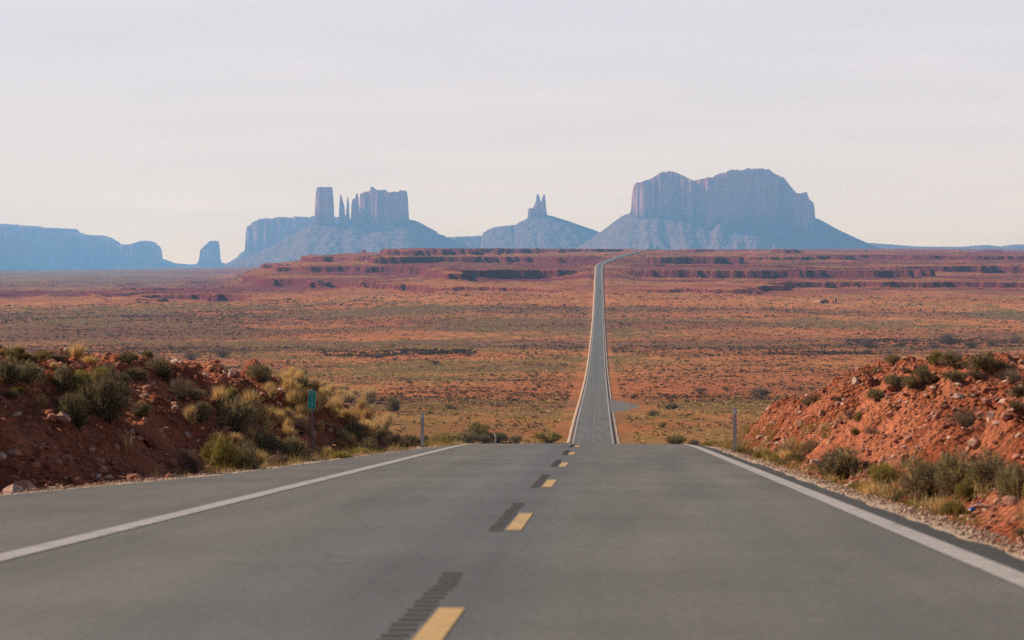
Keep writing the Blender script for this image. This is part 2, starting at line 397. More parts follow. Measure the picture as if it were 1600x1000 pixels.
    nz = N(nt, 'ShaderNodeTexNoise', Scale=90.0, Detail=3.0); nt.links.new(geo.outputs['Position'], nz.inputs['Vector'])
    bp = N(nt, 'ShaderNodeBump', Strength=0.35, Distance=0.006); nt.links.new(nz.outputs[0], bp.inputs['Height']); nt.links.new(bp.outputs[0], b.inputs['Normal'])
    return m
def paint_material(name, col, wear):
    m, nt, b = new_mat(name)
    geo = N(nt, 'ShaderNodeNewGeometry')
    nz = N(nt, 'ShaderNodeTexNoise', Scale=3.0, Detail=8.0, Roughness=.7); nt.links.new(geo.outputs['Position'], nz.inputs['Vector'])
    mr = N(nt, 'ShaderNodeMapRange'); mr.inputs['From Min'].default_value = .5; mr.inputs['From Max'].default_value = .72; mr.inputs['To Max'].default_value = wear
    nt.links.new(nz.outputs[0], mr.inputs['Value'])
    mx = N(nt, 'ShaderNodeMix', data_type='RGBA'); mx.inputs[6].default_value = (*col, 1); mx.inputs[7].default_value = (.14, .13, .12, 1)
    nt.links.new(mr.outputs[0], mx.inputs[0])
    c = mul_noise(nt, mx.outputs[2], 40.0, .85, 1.12, 3.0, geo.outputs['Position'])
    nt.links.new(c, b.inputs['Base Color']); b.inputs['Roughness'].default_value = .7
    return m
def leaf_material(name, trans=0.25):
    m = bpy.data.materials.new(name); m.use_nodes = True
    nt = m.node_tree; nt.nodes.clear()
    out = N(nt, 'ShaderNodeOutputMaterial'); at = N(nt, 'ShaderNodeAttribute', attribute_name='leaf_colour')
    d = N(nt, 'ShaderNodeBsdfDiffuse'); t = N(nt, 'ShaderNodeBsdfTranslucent'); mx = N(nt, 'ShaderNodeMixShader'); mx.inputs[0].default_value = trans
    oi = N(nt, 'ShaderNodeObjectInfo')
    mr = N(nt, 'ShaderNodeMapRange'); mr.inputs['To Min'].default_value = .8; mr.inputs['To Max'].default_value = 1.2
    nt.links.new(oi.outputs['Random'], mr.inputs['Value'])
    vm = N(nt, 'ShaderNodeVectorMath', operation='SCALE'); nt.links.new(at.outputs['Color'], vm.inputs[0]); nt.links.new(mr.outputs[0], vm.inputs['Scale'])
    for s in (d, t): nt.links.new(vm.outputs[0], s.inputs['Color'])
    nt.links.new(d.outputs[0], mx.inputs[1]); nt.links.new(t.outputs[0], mx.inputs[2]); nt.links.new(mx.outputs[0], out.inputs['Surface'])
    return m
def stone_material(name):
    m, nt, b = new_mat(name)
    at = N(nt, 'ShaderNodeAttribute', attribute_name='stone_colour'); geo = N(nt, 'ShaderNodeNewGeometry')
    c = mul_noise(nt, at.outputs['Color'], 12.0, .75, 1.2, 5.0, geo.outputs['Position'])
    nt.links.new(c, b.inputs['Base Color']); b.inputs['Roughness'].default_value = .95
    nz = N(nt, 'ShaderNodeTexNoise', Scale=25.0, Detail=5.0); nt.links.new(geo.outputs['Position'], nz.inputs['Vector'])
    bp = N(nt, 'ShaderNodeBump', Strength=0.5, Distance=0.02); nt.links.new(nz.outputs[0], bp.inputs['Height']); nt.links.new(bp.outputs[0], b.inputs['Normal'])
    return m
M_ground = ground_material()
M_asphalt = asphalt_material()
M_white = paint_material('white_road_paint', (.33, .295, .28), .85)
M_yellow = paint_material('yellow_road_paint', (.44, .275, .115), .8)
M_leaf = leaf_material('leaves')
M_stone = stone_material('stone')
M_gravel = plain('gravel', (.40, .29, .21), .95, 0, .5, 40.0)
M_soil = plain('dark_verge_soil', (.085, .038, .032), .95, 0, .4, .6)
M_groove = plain('milled_groove', (.026, .021, .020), .95, 0, .4, 12.0)

# ------------------------------------------------------------------ ground: one sheet
SAND = np.array([.54, .190, .070]); SAND2 = np.array([.40, .130, .052]); PALE = np.array([.55, .27, .17])
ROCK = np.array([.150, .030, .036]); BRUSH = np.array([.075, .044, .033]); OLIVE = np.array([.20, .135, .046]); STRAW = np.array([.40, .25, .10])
def cover_colour(X, Y, Z, slope):
    px = VX + F * X / np.maximum(Y, 60)
    n1 = fbm(X / 420, Y / 190, 4, 51); n2 = fbm(X / 90, Y / 130, 4, 55); n3 = fbm(X / 9, Y / 16, 3, 58)
    col = lerp(SAND2[None], SAND[None], sst(-.5, .5, n2)[:, None])
    col = lerp(col, PALE[None], (0.55 * sst(.45, .85, n1 + .4 * n2))[:, None])
    v = sst(100, 380, Y)
    # olive grass by the foot of the hill and along the road, then scrub in bands across the valley
    g = sst(-.1, .5, n2 + .4 * n3 + 1.0 * (1 - sst(480, 800, Y)) - .35) * v * (1 - sst(2500, 3000, Y))
    col = lerp(col, OLIVE[None], (.62 * g)[:, None])
    band = np.interp(Y, [400, 700, 900, 1150, 1500, 1750, 2000, 2350, 2700], [-.1, .0, -.3, -.2, -.05, .15, .1, .05, -.3])
    left = 1 - sst(250, 620, px)
    band = band + left * np.interp(Y, [800, 1150, 1400, 1700, 2100, 2400], [0, .15, .45, .75, .25, 0])
    bb = sst(-.15, .55, n1 * .6 + n2 * .35 + .25 * n3 + band + .12) * v * (1 - sst(2600, 3100, Y))
    col = lerp(col, BRUSH[None] * 1.15, (.72 * bb)[:, None])
    col = lerp(col, OLIVE[None] * 1.15, (.16 * v * sst(-.6, .3, fbm(X / 45, Y / 120, 4, 62)))[:, None])
    far = sst(2500, 3200, Y)
    f1 = lerp(ROCK[None] * 1.1, SAND2[None] * .80, sst(-.4, .5, n1 + .5 * n2)[:, None])
    f1 = lerp(f1, OLIVE[None], (.28 * sst(0, .6, fbm(X / 60, Y / 200, 3, 61)))[:, None])
    lf = (1 - sst(200, 430, px)) * sst(3300, 5200, Y)
    f1 = lerp(f1, np.array([[.20, .115, .085]]) * (1 + .35 * fbm(X / 300, Y / 900, 3, 63))[:, None], (.85 * lf)[:, None])  # far-left plain: greyer mauve, distance haze put into the ground colour
    col = lerp(col, f1, far[:, None])
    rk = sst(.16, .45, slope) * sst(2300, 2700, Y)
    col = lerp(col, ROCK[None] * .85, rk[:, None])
    # near banks: deeper red earth with paler scree on the steep part
    nb = 1 - sst(90, 160, Y)
    red = lerp(np.array([[.27, .080, .038]]), np.array([[.44, .160, .085]]), sst(-.5, .6, fbm(X / 1.3, Y / 1.9, 4, 65))[:, None])
    red = red * np.where(X < 0, .82, .78)[:, None] * np.array([[1.06, .96, .92]])
    col = lerp(col, red, nb[:, None])
    return col
rows = np.concatenate([np.arange(-50, 16, 2.0), np.arange(16, 100, 0.2), 100 * 1.011 ** np.arange(0, 301), np.arange(2700, 5600, 6.0), 5600 * 1.035 ** np.arange(0, 60)])
rows = np.unique(np.round(rows, 3)); rows = rows[rows < 34000]
tans = np.concatenate([-.27 - np.linspace(.40, .006, 56) ** 1.0, np.arange(-.27, .19, .0007), .19 + np.linspace(.006, .40, 56)])
APEX = -60.0
gy = np.repeat(rows, len(tans)); gx = (np.repeat(rows, len(tans)) - APEX) * np.tile(tans, len(rows))
gz = terrain(gx, gy)
zz = gz.reshape(len(rows), len(tans)); xx = gx.reshape(zz.shape)
sy = np.gradient(zz, axis=0) / np.gradient(rows)[:, None]
sx = np.gradient(zz, axis=1) / np.maximum(np.gradient(xx, axis=1), 1e-6)
slope = np.sqrt(sx ** 2 + sy ** 2).ravel()
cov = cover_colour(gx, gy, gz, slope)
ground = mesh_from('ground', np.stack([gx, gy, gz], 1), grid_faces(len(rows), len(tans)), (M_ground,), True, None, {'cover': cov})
tag(ground, 'red desert ground with cut banks, valley floor and ledges', None, None, 'structure')

# ------------------------------------------------------------------ road
ry = np.concatenate([np.arange(-45, 130, .5), np.arange(130, 700, 2.0), np.arange(700, 5720, 10.0)])
def strip(name, mat, y, offs, dz, uvscale=None):
    """offs: list of functions/constants of lateral offset from the centreline, dz: heights above the road profile"""
    n = len(y); k = len(offs)
    xcv = xc(y); zrv = zr(y); nx = 1.0
    tx = np.gradient(xcv, y); ln = np.sqrt(1 + tx ** 2); nxx = 1 / ln; nyy = -tx / ln
    V = np.zeros((n, k, 3)); U = np.zeros((n, k, 2))
    for i, (o, h) in enumerate(zip(offs, dz)):
        ov = o(y) if callable(o) else np.full(n, float(o)); hv = h(y) if callable(h) else np.full(n, float(h))
        V[:, i, 0] = xcv + ov * nxx; V[:, i, 1] = y + ov * nyy; V[:, i, 2] = zrv + hv
        U[:, i, 0] = ov; U[:, i, 1] = y
    return mesh_from(name, V.reshape(-1, 3), grid_faces(n, k), (mat,), False, None, None, U.reshape(-1, 2))
ragL = lambda y: -edge_left(y) - .05 * vnoise(y * 1.3, y * 0, 71) * (y < 200)
ragR = lambda y: EDGE_R + .05 * vnoise(y * 1.1, y * 0 + 5, 72) * (y < 200)
road = strip('road', M_asphalt, ry, [lambda y: ragL(y) - .04, ragL, -HALF, -1.2, 0, 1.2, HALF, ragR, lambda y: ragR(y) + .03],
             [lambda y: -.2 - .0004 * y.clip(0), 0, .01, .03, .04, .03, .01, -.0, lambda y: -.2 - .0004 * y.clip(0)])
tag(road, 'long grey asphalt highway dropping into the valley and up again', kind='structure')
def crown(o): return float(np.interp(abs(o), [0, 1.2, HALF, 5], [.04, .03, .01, .005]))
wl_ = np.interp
for s, nm in ((-1, 'left'), (1, 'right')):
    a, b_ = (-HALF - .04, -HALF + .19) if s < 0 else (HALF - .19, HALF + .04)
    wide = lambda y: np.interp(y, [0, 300, 700, 2500, 5000], [0, 0, .08, .25, .3])
    e_ = strip('road_edge_line', M_white, ry, [lambda y, a=a: a - wide(y) * (1 if s < 0 else 0), lambda y, b_=b_: b_ + wide(y) * (1 if s > 0 else 0)],
               [lambda y: .018 + .00002 * y.clip(0)] * 2)
    tag(e_, ('worn white line beside the paved pull-out' if s < 0 else 'worn white line beside the steep pavement edge'), kind='structure')
# broken yellow centre line and the milled rumble grooves beside each dash
V, Fq = [], []
gV, gF = [], []
for k in range(0, 70):
    y1 = 13.4 + 12.3 * k; y0 = y1 - 3.6
    if y1 > 900: break
    ys = np.linspace(y0, y1, 5)
    wx = np.interp(y1, [0, 120, 500, 900], [.07, .07, .11, .14]); c0 = xc(ys) + .045
    for t in range(4):
        n0 = len(V)
        for yy, cc in ((ys[t], c0[t]), (ys[t + 1], c0[t + 1])):
            zt = float(zr(yy)) + crown(.07) + .004 + .00003 * yy
            V += [(cc - wx + .0, yy, zt), (cc + wx, yy, zt)]
        Fq.append((n0, n0 + 1, n0 + 3, n0 + 2))
    if k < 6:
        for g_ in np.arange(y0 - .2, y1 + 3.0, .30):
            for (l0, l1) in ((-.185, -.05),):
                n0 = len(gV); j = random.Random(k * 1000 + int(g_ * 10)).uniform(-.015, .015)
                for yy in (g_, g_ + .16):
                    for xo in (l0 + j, l1 + j):
                        gV.append((float(xc(yy)) + xo, yy, float(zr(yy)) + crown(xo) + .0015))
                gF.append((n0, n0 + 1, n0 + 3, n0 + 2))
tag(mesh_from('road_centre_line', np.array(V), np.array(Fq), (M_yellow,)), 'broken yellow centre line', kind='structure')
tag(mesh_from('road_rumble_strip_marking', np.array(gV), np.array(gF), (M_groove,)), 'dark milled rumble grooves beside the yellow dashes', kind='structure')
# gravel verges, a hand's breadth below the pavement
for s in (-1, 1):
    e0 = (lambda y: -edge_left(y) + .1) if s < 0 else (lambda y: np.full(len(y), EDGE_R - .1))
    gw = lambda y, s=s: np.interp(y, [0, 90, 300, 3000, 5000], [.95 if s < 0 else .42, .5, .40, .6, 1.3])
    sg = s
    sw = lambda y: np.interp(y, [0, 150, 420, 900, 4000], [.02, .1, .45, .5, .6])
    ee = e0
    so_ = [ee, (lambda y, ee=ee, sg=sg: ee(y) + sg * (sw(y) + .1))]
    if s < 0: so_ = so_[::-1]
    tag(strip('road_verge', M_soil, ry[ry > 120], so_, [lambda y: -.1] * 2), 'dark soil line along the pavement', kind='structure')
    e0 = lambda y, ee=ee, sg=sg: ee(y) + sg * sw(y)
    o1 = lambda y, e0=e0, sg=sg: e0(y) + sg * (gw(y) + .12 * vnoise(y * .6, y * 0 + 3, 75))
    o2 = lambda y, o1=o1, sg=sg: o1(y) + sg * (.3 + .0006 * y.clip(0))
    gd = lambda y: -.035 - .08 * sst(80, 250, y) - .0003 * np.clip(y - 200, 0, 600) * 0 + .018
    offs = [e0, o1, o2]; dzs = [gd, lambda y: gd(y) - .03, lambda y: -.24 - .0009 * np.clip(y - 100, 0, 6000)]
    if s < 0: offs, dzs = offs[::-1], dzs[::-1]
    tag(strip('road_verge', M_gravel, ry, offs, dzs), 'pale gravel verge along the pavement', kind='structure')
# short paved turn-off on the valley floor
so = []
def road_pt(y, o, h): return (float(xc(y)) + o, y, float(zr(y)) + h)
ring_y = np.linspace(604, 742, 15)
ring_o = np.interp(ring_y, [604, 622, 640, 655, 672, 690, 715, 742], [0, 1.2, 4.2, 6.8, 7.4, 5.6, 2.2, 0]) + .35 * vnoise(ring_y * .09, ring_y * 0, 77)
tV = []
for y, o in zip(ring_y, ring_o):
    tV += [road_pt(y, EDGE_R - .1, -.02), road_pt(y, EDGE_R + max(o, .05), -.10), road_pt(y, EDGE_R + max(o, .05) + 1.6, -.8)]
tF = [(3 * i, 3 * i + 1, 3 * i + 4, 3 * i + 3) for i in range(14)]; tG = [(3 * i + 1, 3 * i + 2, 3 * i + 5, 3 * i + 4) for i in range(14)]
tag(mesh_from('side_road', np.array(tV), np.array(tF + tG), (plain('turn_off_asphalt', (.12, .105, .095), .95, 0, .25, .3), M_gravel), mat_idx=[0] * 14 + [1] * 14),
    'short paved turn-off beside the highway in the valley', kind='structure')

# ------------------------------------------------------------------ buttes and mesas
def butte(name, label, D, sil, cliffs, depth, talus_depth, col, cell=4.0, base_drop=40, tal_slope=.62, flute=10.0, seed=0, ledge=0.2, saw=(95, 52)):
    """sil: silhouette (px,row) of the whole landform incl. talus; cliffs: list of (px0,px1,foot_row,half_depth,wall);
    depth: (px, half depth of the talus core) table"""
    D = D * 1.9; cell = cell * 1.7; talus_depth = talus_depth * 1.75
    cliffs = [(a, b, f, hd * 1.9, w * 1.6) for a, b, f, hd, w in cliffs]; depth = [(a, b * 1.9) for a, b in depth]
    P = np.array(sil, float)
    U = (P[:, 0] - VX) / F * D; Zs = (HZ - P[:, 1]) / F * D + CAM_H
    Zs_fine = None
    u0, u1 = U[0] - base_drop, U[-1] + base_drop
    us = np.arange(u0, u1, cell); vsv = np.arange(-talus_depth, talus_depth * .45, cell * 1.3)
    uu, vv = np.meshgrid(us, vsv)
    sf = uu.ravel(); vf = vv.ravel()
    S = np.interp(sf, U, Zs)
    for (p0, p1, foot, hd, wall) in cliffs:        # broken rim
        a, b = (p0 - VX) / F * D, (p1 - VX) / F * D
        if b - a > 400: S = S + ((sf > a + 25) & (sf < b - 25)) * (np.round(fbm(sf / 75, sf * 0 + seed, 4, seed + 16) * 3) * 4.5 + 3.5 * vnoise(sf / 17, sf * 0, seed))
    St = S.copy()
    for (p0, p1, foot, hd, wall) in cliffs:        # talus line under the cliffs
        a, b = (p0 - VX) / F * D, (p1 - VX) / F * D
        m = (sf >= a - .5) & (sf <= b + .5)
        f0, f1 = foot if isinstance(foot, tuple) else (foot, foot)
        zf = (HZ - lerp(f0, f1, np.clip((sf[m] - a) / (b - a), 0, 1))) / F * D + CAM_H
        St[m] = np.minimum(St[m], zf)
    kw = int(max(3, 120 / cell)); kk = np.hanning(2 * kw + 1); kk /= kk.sum()
    St1 = np.minimum(np.convolve(np.pad(St[:len(us)], kw, mode='edge'), kk, 'valid'), S[:len(us)] + 2); St = np.tile(St1, len(vsv))
    dep = np.array(depth, float); hdv1 = np.interp(us, (dep[:, 0] - VX) / F * D, dep[:, 1]); hdv1 = np.convolve(np.pad(hdv1, kw, mode='edge'), kk, 'valid'); hdv = np.tile(hdv1, len(vsv)) * (1 + .22 * fbm(sf / 150, vf / 900, 3, seed + 4))
    out = np.clip(np.abs(vf) - hdv, 0, None)
    gul = fbm(sf / 110 + vf / 300, vf / 480, 4, seed + 1) - .45 * np.abs(fbm(sf / 62 - vf / 340, vf / 420, 4, seed + 2))
    prof = tal_slope * out * (1.0 + .28 * gul) - .00010 * out ** 2 * tal_slope
    tz = St - np.maximum(prof, 0) + 7 * fbm(sf / 60, vf / 90, 3, seed + 3) * sst(0, 50, out) + 46 * gul * sst(10, 200, out)
    tz = lerp(tz, terrace(tz + 9 * fbm(sf / 200, vf / 200, 3, seed + 5), 44.0, .22), ledge * sst(0, 20, out))
    z = tz.copy()
    for q, (p0, p1, foot, hd, wall) in enumerate(cliffs):
        a, b = (p0 - VX) / F * D, (p1 - VX) / F * D
        fl = flute * 1.7 * (.75 * fbm(sf / 120, vf / 400, 3, seed + 7 + q) - .55 * (1 - np.abs(fbm(sf / 48, vf / 300, 3, seed + 8 + q)) * 2.2) + .3)
        ph = sf / saw[0] + .55 * fbm(sf / 160, vf / 900, 2, seed + 14 + q) + .12 * fbm(vf / 60, sf / 300, 2, seed + 15); ph = ph - np.floor(ph)
        fl = fl + saw[1] * np.minimum(ph, (1 - ph) * 9) * min(1.0, (b - a) / 300)
        tt = np.clip(np.abs(2 * sf - a - b) / (b - a), 0, 1)
        hr_ = hd * (1 - .72 * tt ** 2.2) + .16 * hd * fbm(sf / (hd * .8) + 3.1 * q, vf / (hd * 9), 2, seed + 6)
        s = np.minimum(np.minimum(sf - a, b - sf), (hr_ - np.abs(vf)) + fl)
        top = S - np.abs(9 * fbm(sf / 60, vf / 60, 3, seed + 9)) * sst(4, 60, np.abs(vf))
        cz = tz + (top - tz) * sst(0, wall, s) * (s > 0)
        z = np.maximum(z, cz)
    face = (z > tz + 1.0) * 1.0
    # small surface roughness
    z = z + 2.2 * fbm(sf / 24, vf / 24, 3, seed + 12)
    nr, nc = vv.shape
    V = np.stack([sf, vf + D, z], 1)
    fq = grid_faces(nr, nc)
    gzv = terrain(sf, vf + D)
    below = (z < gzv - 25)
    keep = ~np.all(below[fq], axis=1)
    fq = fq[keep]
    used = np.unique(fq); remap = -np.ones(len(V), int); remap[used] = np.arange(len(used))
    ob = mesh_from(name, V[used], remap[fq], (rock_material('sandstone_' + name, col, 0, 300),), False, None, {'cliff': face[used]})
    tag(ob, label, None, None, 'structure')
    return ob
SANDSTONE = (.58, .25, .165)
butte('butte', 'broad twin-topped blue butte towering beyond the end of the road', 11000,
      [(880, 400), (905, 385), (934, 366), (957, 349), (970, 338.5), (981.5, 333), (985, 302.5), (986, 300), (992.5, 285), (1012, 280), (1026, 275), (1035, 270), (1051, 270.5), (1070, 277.5), (1082, 283), (1096, 283), (1110, 276),
       (1140, 267.5), (1195, 266), (1207.5, 271), (1222.5, 279), (1230, 290), (1237.5, 302.5), (1247, 304), (1255, 301), (1260, 312.5), (1266, 316), (1269.5, 322.5), (1270.5, 337.5), (1285, 347.5), (1297.5, 355), (1325, 367.5), (1350, 379), (1390, 395)],
      [(984, 1243, (334, 346), 190, 16), (1212, 1272, (346, 340), 130, 14)],
      [(880, 10), (985, 90), (1050, 150), (1110, 180), (1180, 170), (1275, 50), (1390, 10)], 560, SANDSTONE, 4.0, 60, .60, 26, 101, .2, (170, 36))
butte('butte', 'castle-like butte with a blocky tower and thin spires on a talus slope', 11300,
      [(345, 418), (380, 404), (420, 386), (455, 368), (475, 356), (490, 347), (491, 332), (493, 305), (495, 293), (500, 292), (517, 292), (519, 305), (520.5, 340), (528, 346), (529, 330), (530.5, 308), (531.8, 303), (533.5, 309), (537, 322), (538.5, 342), (540.6, 330), (542.3, 305), (544, 312), (545.5, 340), (547, 338), (549, 315), (551, 309), (553.5, 312), (555, 306),
       (557, 301), (559.5, 308), (562, 303), (570, 299.6), (579, 298.5), (580.5, 291.5), (586.5, 295), (601, 294.5), (606, 300.7), (619.5, 300.7), (626, 296.3), (634, 295.6), (636.5, 306), (638, 333), (640, 339), (656, 349), (669, 356), (679, 358), (684, 365.6), (700, 371), (730, 384), (760, 396)],
      [(489.5, 521.5, 350, 42, 7), (528, 546, 352, 13, 5), (546.5, 561, (350, 346), 22, 6), (560, 639, (348, 344), 62, 10)],
      [(345, 10), (480, 30), (560, 60), (640, 60), (700, 20), (760, 10)], 560, SANDSTONE, 2.6, 40, .55, 9, 121)
butte('butte', 'small butte with two finger spires on a wide stepped base', 11800,
      [(670, 392), (684, 378), (690, 371), (754, 369), (759, 361), (770, 355), (806, 352), (815, 346), (824, 341), (825, 326), (833, 325), (837.5, 314), (839.5, 302.5), (842, 305), (845.6, 317), (849, 305), (850.2, 302), (852, 307), (853.2, 325), (854.6, 333), (871, 341), (887, 345), (891.5, 346.4), (905, 352), (921, 357), (940, 364), (965, 380), (990, 395)],
      [(824, 855.5, (341, 336), 26, 6)],
      [(670, 120), (755, 90), (800, 60), (850, 30), (900, 60), (990, 40)], 520, SANDSTONE, 2.8, 30, .52, 6, 141, .15)
butte('mesa', 'flat-topped mesa partly hidden behind the castle-like butte', 14500,
      [(335, 420), (350, 414), (376, 401), (385.5, 391), (386, 358), (390, 354), (400.6, 346), (414, 341), (460, 340), (530, 340), (560, 343), (600, 350), (640, 372), (680, 392)],
      [(384.5, 600, 390, 260, 16)], [(335, 30), (385, 200), (600, 260), (680, 60)], 520, SANDSTONE, 5.5, 60, .6, 22, 161)
butte('mesa', 'long pale mesa with a notched skyline at the horizon', 16200,
      [(-420, 372), (-300, 350), (-100, 348), (0, 351), (30, 353), (60, 355.5), (95, 357), (101, 361), (105, 364), (125, 366), (152, 369.5), (168, 375), (180, 382), (190, 383.5), (200, 380.5), (215, 380), (226, 376.5), (236, 382), (244, 385), (245, 395), (246, 408), (252, 412), (262, 416), (280, 420)],
      [(-420, 246.5, (416, 414), 420, 26)], [(-420, 380), (245, 380), (290, 60)], 800, SANDSTONE, 10, 60, .6, 50, 181)
butte('butte', 'lone tower-like small butte between the two mesas', 16000,
      [(288, 422), (300, 413), (306, 411), (309, 400), (312, 388), (318, 384), (327, 377), (333, 376), (340, 378), (341, 390), (342.5, 405), (348, 411), (360, 420)],
      [(306.5, 342.8, 412, 70, 18)], [(288, 30), (325, 80), (360, 30)], 420, SANDSTONE, 6, 40, .6, 14, 191)
butte('mesa', 'dark nearer bluff cut by the picture edge before the pale mesa', 14200,
      [(-260, 372), (-60, 366), (0, 365), (22, 366), (29, 372), (31, 395), (33, 412), (44, 419), (60, 424)],
      [(-240, 33, 414, 150, 18)], [(-260, 140), (33, 140), (60, 40)], 500, SANDSTONE, 7, 60, .6, 22, 195)
butte('ridge_hill', 'low blue ridge trailing away beyond the broad butte', 13000,
      [(1290, 392), (1330, 380), (1350, 379.5), (1375, 381), (1425, 385.3), (1497, 386), (1515, 384.5), (1532, 382.6), (1548, 384), (1560, 386.2), (1572, 382.5), (1600, 382), (1680, 383), (1760, 381), (1900, 384), (2000, 394)],
      [(1300, 1302, 391, 10, 10)], [(1290, 60), (2000, 60)], 420, SANDSTONE, 7, 40, .28, 10, 201)
butte('ridge_hill', 'far hill glimpsed between the pale mesa and the lone small butte', 17400,
      [(225, 408), (246, 404), (255, 406), (266, 411), (290, 413.5), (330, 413), (352, 412), (372, 416), (390, 421)],
      [(240, 241, 411, 10, 10)], [(225, 60), (390, 60)], 500, SANDSTONE, 12, 60, .3, 10, 211)

# ------------------------------------------------------------------ ray from a pixel of the photograph to the ground
cy, sy_ = math.cos(YAW), math.sin(YAW); cp, sp = math.cos(PITCH), math.sin(PITCH)
FWD = np.array([-sy_ * cp, cy * cp, -sp]); RGT = np.array([cy, sy_, 0]); UP = np.cross(RGT, FWD)
def on_ground(px, py, dmin=12.0, dmax=6000.0):
    d = FWD * F + RGT * (px - 800) + UP * (500 - py); d = d / d[1]
    t = np.concatenate([np.arange(dmin, 160, .1), 160 * 1.002 ** np.arange(0, 1850)]); t = t[t < dmax]
    P = d[None] * t[:, None] + np.array([0, 0, CAM_H])
    g = terrain(P[:, 0], P[:, 1])
    hit = np.nonzero(P[:, 2] <= g)[0]
    if not len(hit): return None
    p = P[hit[0]]
    return np.array([p[0], p[1], g[hit[0]]])

# ------------------------------------------------------------------ plants
def blades(P, Dv, L, W, bend, r):
    """tapered two-segment blades: P base, Dv unit direction, L length, W width"""
    n = len(P)
    side = np.cross(Dv, r.normal(size=(n, 3))); side /= np.linalg.norm(side, axis=1)[:, None] + 1e-9
    d2 = Dv + bend; d2 /= np.linalg.norm(d2, axis=1)[:, None]
    mid = P + Dv * (L * .55)[:, None]; tip = mid + d2 * (L * .45)[:, None]
    w = W[:, None] * side
    V = np.stack([P - w * .5, P + w * .5, mid + w * .42, mid - w * .42, tip], 1).reshape(-1, 3)
    i = np.arange(n)[:, None] * 5
    return V, i + np.array([[0, 1, 2, 3]]), i + np.array([[3, 2, 4]])
def make_shrub(kind, seed):
    """a plant about 1 m wide standing on its origin"""
    r = np.random.default_rng(seed)
    if kind == 'grass':
        n = 620
        a = r.random(n) * 2 * np.pi; rad = .16 * np.sqrt(r.random(n))
        P = np.stack([rad * np.cos(a), rad * np.sin(a), r.random(n) * .02 - .02], 1)
        tilt = np.abs(r.normal(0, .38, n)); a2 = a + r.normal(0, .7, n)
        Dv = np.stack([np.sin(tilt) * np.cos(a2), np.sin(tilt) * np.sin(a2), np.cos(tilt)], 1)
        L = r.uniform(.45, 1.05, n); W = r.uniform(.012, .03, n)
        V, q, t = blades(P, Dv, L, W, np.stack([.5 * Dv[:, 0], .5 * Dv[:, 1], -.35 * r.random(n)], 1), r)
        c = lerp(np.array([[.52, .32, .11]]), np.array([[.80, .58, .28]]), r.random(n)[:, None])
        dark = r.random(n) < .12; c[dark] = np.array([.16, .11, .05])
    else:
        lobes = r.integers(4, 8)
        cen = []; 
        for k in range(lobes):
            a = 2 * np.pi * (k + r.random()) / lobes; q_ = .26 * r.uniform(.5, 1.1)
            cen.append((q_ * math.cos(a), q_ * math.sin(a), r.uniform(.16, .46), r.uniform(.13, .30)))
        cen.append((0, 0, .46, .28)); cen = np.array(cen)
        n = 4600 if kind != 'brush' else 2600
        k = r.integers(0, len(cen), n)
        dv = r.normal(size=(n, 3)); dv[:, 2] += .25; dv /= np.linalg.norm(dv, axis=1)[:, None]
        gap = fbm(cen[k, 0] * 3 + dv[:, 0] * 2.2, dv[:, 1] * 2.2 + dv[:, 2] * 1.7, 2, seed % 97); kp = gap > -.25
        k, dv, n = k[kp], dv[kp], int(kp.sum())
        rr = cen[k, 3] * (.35 + .65 * r.random(n) ** .5)
        P = cen[k, :3] + dv * rr[:, None]; 
        P[:, 2] = np.maximum(P[:, 2], .03 * r.random(n) + .02)
        root = np.array([0, 0, -.05]); Dv = P - root; Dv = Dv / np.linalg.norm(Dv, axis=1)[:, None] * .8 + dv * .5 + r.normal(0, .28, (n, 3)); Dv[:, 2] += .35
        Dv /= np.linalg.norm(Dv, axis=1)[:, None]
        L = r.uniform(.05, .13, n); W = r.uniform(.006, .016, n)
        L = np.where(r.random(n) < .24, L * 2.2, L)
        if kind == 'brush': W *= .6; L *= 1.4
        V, q, t = blades(P - Dv * (L * .4)[:, None], Dv, L, W, r.normal(0, .3, (n, 3)), r)
        pal = {'sage': ((.095, .078, .050), (.30, .245, .145)), 'olive': ((.19, .15, .045), (.42, .33, .10)), 'brush': ((.12, .08, .055), (.28, .20, .14))}[kind]
        c = lerp(np.array([pal[0]]), np.array([pal[1]]), (r.random(n) ** 1.3)[:, None])
        if kind == 'sage':
            y_ = (r.random(n) < .2); c[y_] = np.array([.40, .28, .11])
        # woody stems from the root into the crown
        ns = 46
        ks = r.integers(0, len(cen), ns); tipp = cen[ks, :3] + r.normal(0, .10, (ns, 3)); b0 = r.normal(0, .035, (ns, 3)); b0[:, 2] = -.05
        Ds = tipp - b0; Ls = np.linalg.norm(Ds, axis=1); Ds /= Ls[:, None]
        V2, q2, t2 = blades(b0, Ds, Ls, np.full(ns, .02), r.normal(0, .15, (ns, 3)), r)
        V = np.concatenate([V, V2]); q = np.concatenate([q, q2 + 5 * n]); t = np.concatenate([t, t2 + 5 * n])
        c = np.concatenate([c, np.tile([[.10, .07, .05]], (ns, 1))])
    # normalise to one metre wide, one metre high, foot at z = 0
    w = np.percentile(np.abs(V[:, :2]), 99) * 2; h = np.percentile(V[:, 2], 99)
    V = V / np.array([w, w, h])
    me = mesh_from('proto', V, [q, t], (M_leaf,), False, None, {'leaf_colour': np.repeat(c, 5, axis=0)})
    m = me.data; bpy.data.objects.remove(me)
    return m
PROTO = {'sage': [make_shrub('sage', 300 + i) for i in range(5)], 'olive': [make_shrub('olive', 320 + i) for i in range(3)],
         'brush': [make_shrub('brush', 340 + i) for i in range(3)], 'grass': [make_shrub('grass', 360 + i) for i in range(4)]}
for k_, ms in PROTO.items():
    for m_ in ms: m_.name = {'sage': 'sagebrush', 'olive': 'rabbitbrush', 'brush': 'dry_brush', 'grass': 'grass_tuft'}[k_]
